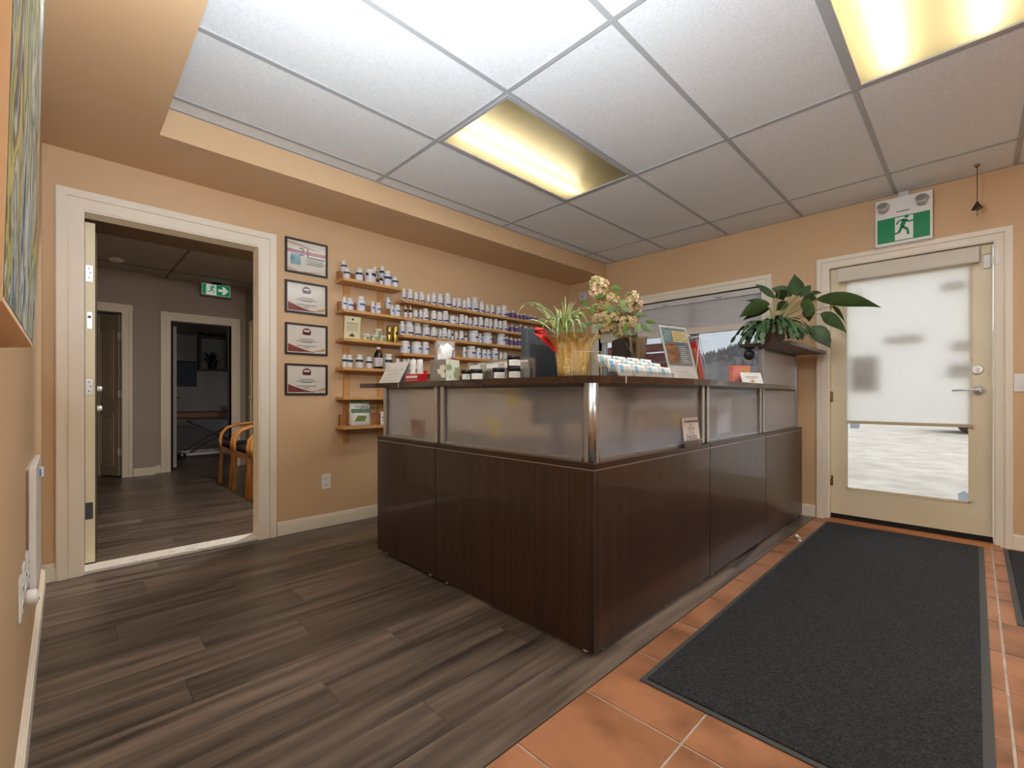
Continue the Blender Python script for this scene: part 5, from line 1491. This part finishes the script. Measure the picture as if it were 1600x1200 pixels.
MB().lathe([(.02, -.035), (.018, -.04)], 12).build('sensor_cap', WHITEC, t)
# hall right door casing
b = MB()
for z0_, z1_, y0_, y1_ in ((0, 2.1, 7.28, 7.37), (0, 2.1, 6.40, 6.49), (2.02, 2.1, 6.49, 7.28)): b.box(1.90, 1.92, y0_, y1_, z0_, z1_)
tag(b.build('trim_8', CREAM), 'cream casing of the door on the chair side of the hall', 'door casing', kind='structure')
d4 = thing('door_4', 'closed cream door on the chair side of the hall', 'door', (1.912, 6.49, 0), kind='structure')
bx('door_leaf', DOORP, d4, 0, .01, 0, .79, .01, 2.02)
MB().lathe([(.026, 0), (.026, -.008), (.01, -.012), (.01, -.03), (.024, -.035), (.024, -.06)], 14, (0, .70, 1.0), 'x').build('knob', CHROME, d4)
# wooden chairs with curved arms
BENT = mat('honey_bentwood', (190, 128, 66), .35, rgb2=(206, 146, 80), scale=(5, 5, 20))
SEATF = mat('dark_seat_fabric', (34, 28, 30), .9)
def chair(label, loc, rz):
    t = thing('waiting_chair', label, 'chair', loc, rz, 'waiting chairs in the hall')
    # local: faces -y, seat .5 x .5
    bx('seat', SEATF, t, -.235, .235, -.24, .22, .43, .49, c=.02)
    b = MB()
    b.box(-.25, .25, -.25, -.215, .37, .43); b.box(-.25, .25, .19, .225, .37, .43); b.box(-.255, -.22, -.25, .225, .37, .43); b.box(.22, .255, -.25, .225, .37, .43)
    b.build('seat_frame', BENT, t)
    for s in (-1, 1):
        b = MB(); b.bar((s * .245, -.235, .43), (s * .245, -.255, 0), .038, .03); b.build('leg', BENT, t)
        b = MB(); b.bar((s * .235, .20, .62), (s * .235, .26, 0), .045, .03); b.build('leg', BENT, t)
        pts = [(s * .25, -.235, .40), (s * .255, -.25, .50), (s * .26, -.235, .58), (s * .265, -.18, .645), (s * .27, -.08, .68), (s * .27, .05, .69), (s * .255, .17, .70)]
        MB().tube(pts, .019, 8).build('arm', BENT, t)
    pts = [(-.255, .17, .70), (-.20, .26, .735), (-.10, .30, .75), (0, .31, .755), (.10, .30, .75), (.20, .26, .735), (.255, .17, .70)]
    MB().tube(pts, .022, 8).build('back_rail', BENT, t)
    for x in (-.13, 0, .13):
        b = MB(); b.bar((x, .21, .43), (x * 1.1, .295, .74), .03, .012); b.build('back_slat', BENT, t)
chair('honey wood armchair farthest along the hall wall', (1.56, 6.0, 0), -PI / 2)
chair('honey wood armchair in the middle of the hall row', (1.56, 5.38, 0), -PI / 2)
chair('honey wood armchair nearest the doorway, mostly hidden by its casing', (1.56, 4.75, 0), -PI / 2)
# treatment room contents
t = thing('treatment_table', 'padded treatment table on crossed metal legs in the dark room', 'treatment table', (1.95, 9.15, 0))
PAD = mat('brown_vinyl_pad', (128, 96, 70), .5)
bx('pad', PAD, t, -.85, .5, -.32, .32, .66, .76, c=.03)
bx('frame', ALUD, t, -.75, .45, -.25, .25, .625, .66)
bx('head_rest', PAD, t, .52, .85, -.2, .2, .68, .76, c=.03)
MB().tube([(.5, 0, .69), (.55, 0, .70)], .015, 6).build('head_bracket', ALUD, t)
for y in (-.22, .22):
    for a, c_ in (((-.5, y, .10), (.35, y, .62)), ((.35, y, .10), (-.5, y, .62))):
        b = MB(); b.bar(a, c_, .04, .03); b.build('leg', ALUD, t)
b = MB(); b.box(-.6, .5, -.26, -.20, .06, .10); b.box(-.6, .5, .20, .26, .06, .10); b.box(-.62, -.56, -.26, .26, .06, .10); b.box(.44, .5, -.26, .26, .06, .10); b.build('base_frame', WHITEP, t)
for x in (-.58, .46):
    for y in (-.23, .23): MB().lathe([(.03, -.012), (.03, .012)], 12, (x, y, .03), 'y').build('caster', BLACKP, t)
t = thing('pillow', 'pale pillow lying on the treatment table', 'pillow', (2.15, 9.1, .761))
b = MB(); bm = bmesh.new(); bmesh.ops.create_uvsphere(bm, u_segments=16, v_segments=10, radius=1)
for v_ in bm.verts:
    v_.co = Vector((math.copysign(abs(v_.co.x) ** .6, v_.co.x) * .24, math.copysign(abs(v_.co.y) ** .6, v_.co.y) * .17, v_.co.z * .05 + .052))
b.bm(bm, True); b.build('cover', mat('pillow_cotton', (196, 188, 176), .9), t)
t = thing('cube_shelf', 'brown wooden cube shelf high on the treatment room wall', 'shelf', (2.29, 10.35, 1.50))
DW = mat('dark_wood_shelf', (74, 46, 32), .5)
for b_ in ((-.5, .5, -.2, 0, 0, .03), (-.5, .5, -.2, 0, .62, .65), (-.5, -.46, -.2, 0, .03, .62), (-.02, .02, -.2, 0, .03, .62), (.46, .5, -.2, 0, .03, .62), (.02, .46, -.2, 0, .30, .32)):
    bx('board', DW, t, *b_)
t = thing('dark_houseplant', 'bushy dark houseplant inside the cube shelf', 'potted plant', (2.02, 10.24, 1.5305))
MB().lathe([(.06, 0), (.08, .12), (.085, .14), (.075, .14), (.07, .12)], 16, cap=False).build('pot', mat('dark_glazed_pot', (40, 40, 46), .3), t)
b = MB()
DK = mat('deep_green_leaf', (30, 42, 24), .5)
for k in range(40):
    a = rr.uniform(0, 2 * PI); e = rr.uniform(.1, 1.3); L = rr.uniform(.12, .30)
    d = Vector((math.cos(a) * math.cos(e), math.sin(a) * math.cos(e) * .5, math.sin(e)))
    p = Vector((0, 0, .12)) + d * L * .4
    q = p + d * L * .6
    b = MB(); b.tube([(0, 0, .12), p], .002, 4); b.blade([p, (p + q) / 2 + UV * .01, q - UV * .015], .05, d.cross(UV), .15); b.build('leaf', DK, t)
b = thing('trailing_vine', 'dark vine trailing along the top of the cube shelf', 'vine', (2.29, 10.24, 2.1505))
MB().tube([(-.48, -.02, .012), (-.2, .02, .02), (.1, -.02, .012), (.42, .0, .02)], .005, 6).build('runner', DK, b)
for k in range(22):
    q = MB(); x = -.48 + .042 * k; p = Vector((x, rr.uniform(-.05, .05), .012)); e = p + Vector((rr.uniform(-.05, .05), rr.uniform(-.06, .02), rr.uniform(.02, .09)))
    q.blade([p, (p + e) / 2 + UV * .01, e], .06, (e - p).cross(Vector((0, 1, .3))), .15); q.build('leaf', DK, b)
t = thing('framed_picture', 'dark framed picture on the treatment room wall', 'picture', (1.61, 10.35, 1.20))
bx('frame', BLACKP, t, -.17, .17, -.025, 0, 0, .48, c=.004)
bx('print', mat('dark_blue_picture', (42, 50, 62), .6, rgb2=(60, 66, 74), scale=(6, 6, 6)), t, -.15, .15, -.027, -.0252, .02, .46)
d5 = thing('door_5', 'pale blue-grey door edge inside the treatment room', 'door', (1.10, 7.86, 0), math.radians(84), kind='structure')
bx('door_leaf', mat('pale_door_paint', (170, 168, 162), .5), d5, 0, .72, -.02, .02, .02, 2.0)
MB().tube([(.66, -.02, 1.0), (.66, -.06, 1.0), (.56, -.065, 1.0)], .009, 8).build('lever', BLACKP, d5)
# recessed light in the hall soffit
t = thing('ceiling_light', 'recessed downlight in the hall soffit near the doorway', 'ceiling light', (1.45, 4.15, 2.4175))
MB().lathe([(.09, 0), (.09, -.006), (.07, -.006)], 24, cap=False).build('trim_ring', WHITEP, t)
MB().lathe([(.001, -.002), (.07, -.002)], 24, cap=False).build('lens', mat('downlight_lens', (255, 240, 210), .5, emit=(255, 232, 196), estr=3), t)
area_light('hall_lamp_light', (1.45, 4.15, 2.40), (0, 0, 0), .14, .14, 36, (1, .97, .92))

# ------------------------------------------------------------------ outdoors
GRAV = mat('pale_gravel', (176, 168, 156), .95, rgb2=(148, 138, 126), scale=(3, 3, 3), detail=8, bump=.8, bscale=25, bdist=.02)
b = MB(); b.box(XB + .16, 60, -45, 60, -.10, -.04)
tag(b.build('ground', GRAV), 'pale gravel yard outside the entrance door', 'ground', kind='structure')
# parked car
t = thing('parked_car', 'dark car parked across the gravel yard beyond the door', 'car', (18.6, -1.35, -.04), PI / 2)
CARP = mat('dark_car_paint', (44, 46, 50), .25, coat=.6)
prof = [(-2.2, .30), (-2.25, .62), (-1.95, .80), (-1.2, .92), (-.6, 1.38), (.75, 1.42), (1.55, .98), (2.15, .90), (2.25, .60), (2.2, .30)]
MB().prism(prof, -.85, .85, 'y').build('body', CARP, t)
for s in (-1, 1):
    b = MB(); b.prism([(-1.05, .95), (-.55, 1.32), (.05, 1.35), (.05, .95)], s * .851, s * .86, 'y'); b.prism([(.12, .95), (.12, 1.35), (.70, 1.36), (1.35, .98)], s * .851, s * .86, 'y'); b.build('side_window', mat('car_glass', (26, 30, 34), .1), t)
    for x in (-1.4, 1.4):
        wv_ = MB().lathe([(.20, -.10), (.32, -.10), (.33, -.06), (.33, .06), (.32, .10), (.20, .10)], 24, (x, s * .78, .33), 'y').build('wheel', mat('black_tyre', (26, 26, 28), .8), t)
        MB().lathe([(.19, -.095), (.19, .095)], 18, (x, s * .78, .33), 'y').build('rim', CHROME, wv_)
b = MB(); b.box(-2.27, -2.2, -.6, .6, .40, .50); b.box(2.2, 2.27, -.6, .6, .40, .50); b.build('bumper', BLACKP, t)
# rust-red slatted fence outside the left pane
t = thing('slatted_fence', 'rust red board fence beyond the left window pane', 'fence', (11.5, 5.2, -.04))
RF = mat('rust_red_boards', (112, 58, 52), .7, rgb2=(134, 78, 68), scale=(2, 2, 20), rnd=.15)
for k in range(9): bx('slat', RF, t, -.02, .02, 0, 4.2, .18 + .26 * k, .40 + .26 * k)
for y in (.05, 1.4, 2.75, 4.1): bx('post', RF, t, .02, .12, y - .05, y + .05, 0, 2.6)
# wooded hill; distance haze is mixed into both base colours
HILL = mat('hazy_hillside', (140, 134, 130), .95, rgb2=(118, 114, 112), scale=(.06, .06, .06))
def hz(x, y):
    s = max(0, (x - 60) / 110)
    return -1 + 17.5 * min(1, s) ** 1.2 + 1.2 * math.sin(y * .05) + 1.6 * math.sin(y * .13 + 1) * min(1, s)
nx, ny = 14, 40
vs = [(55 + 11 * i, -90 + 8 * j, hz(55 + 11 * i, -90 + 8 * j)) for i in range(nx) for j in range(ny)]
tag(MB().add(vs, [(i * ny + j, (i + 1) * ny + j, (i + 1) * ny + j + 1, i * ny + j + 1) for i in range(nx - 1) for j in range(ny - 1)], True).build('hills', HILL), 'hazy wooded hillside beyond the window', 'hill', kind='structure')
b = MB()
for k in range(2600):
    x, y = rr.uniform(118, 190), rr.uniform(-20, 150)
    hgt = rr.uniform(1.2, 2.8)
    z = hz(x, y) - .5
    b.lathe([(hgt * .2, z + hgt * .12), (hgt * .10, z + hgt * .6), (.02, z + hgt)], 5, (x, y, 0), smooth=False, cap=False)
tag(b.build('forest', mat('hazy_conifer', (136, 136, 140), .95, rgb2=(112, 112, 116), scale=(.2, .2, .2))), 'conifers greyed with painted haze, covering the hillside beyond the window', 'forest', kind='stuff')
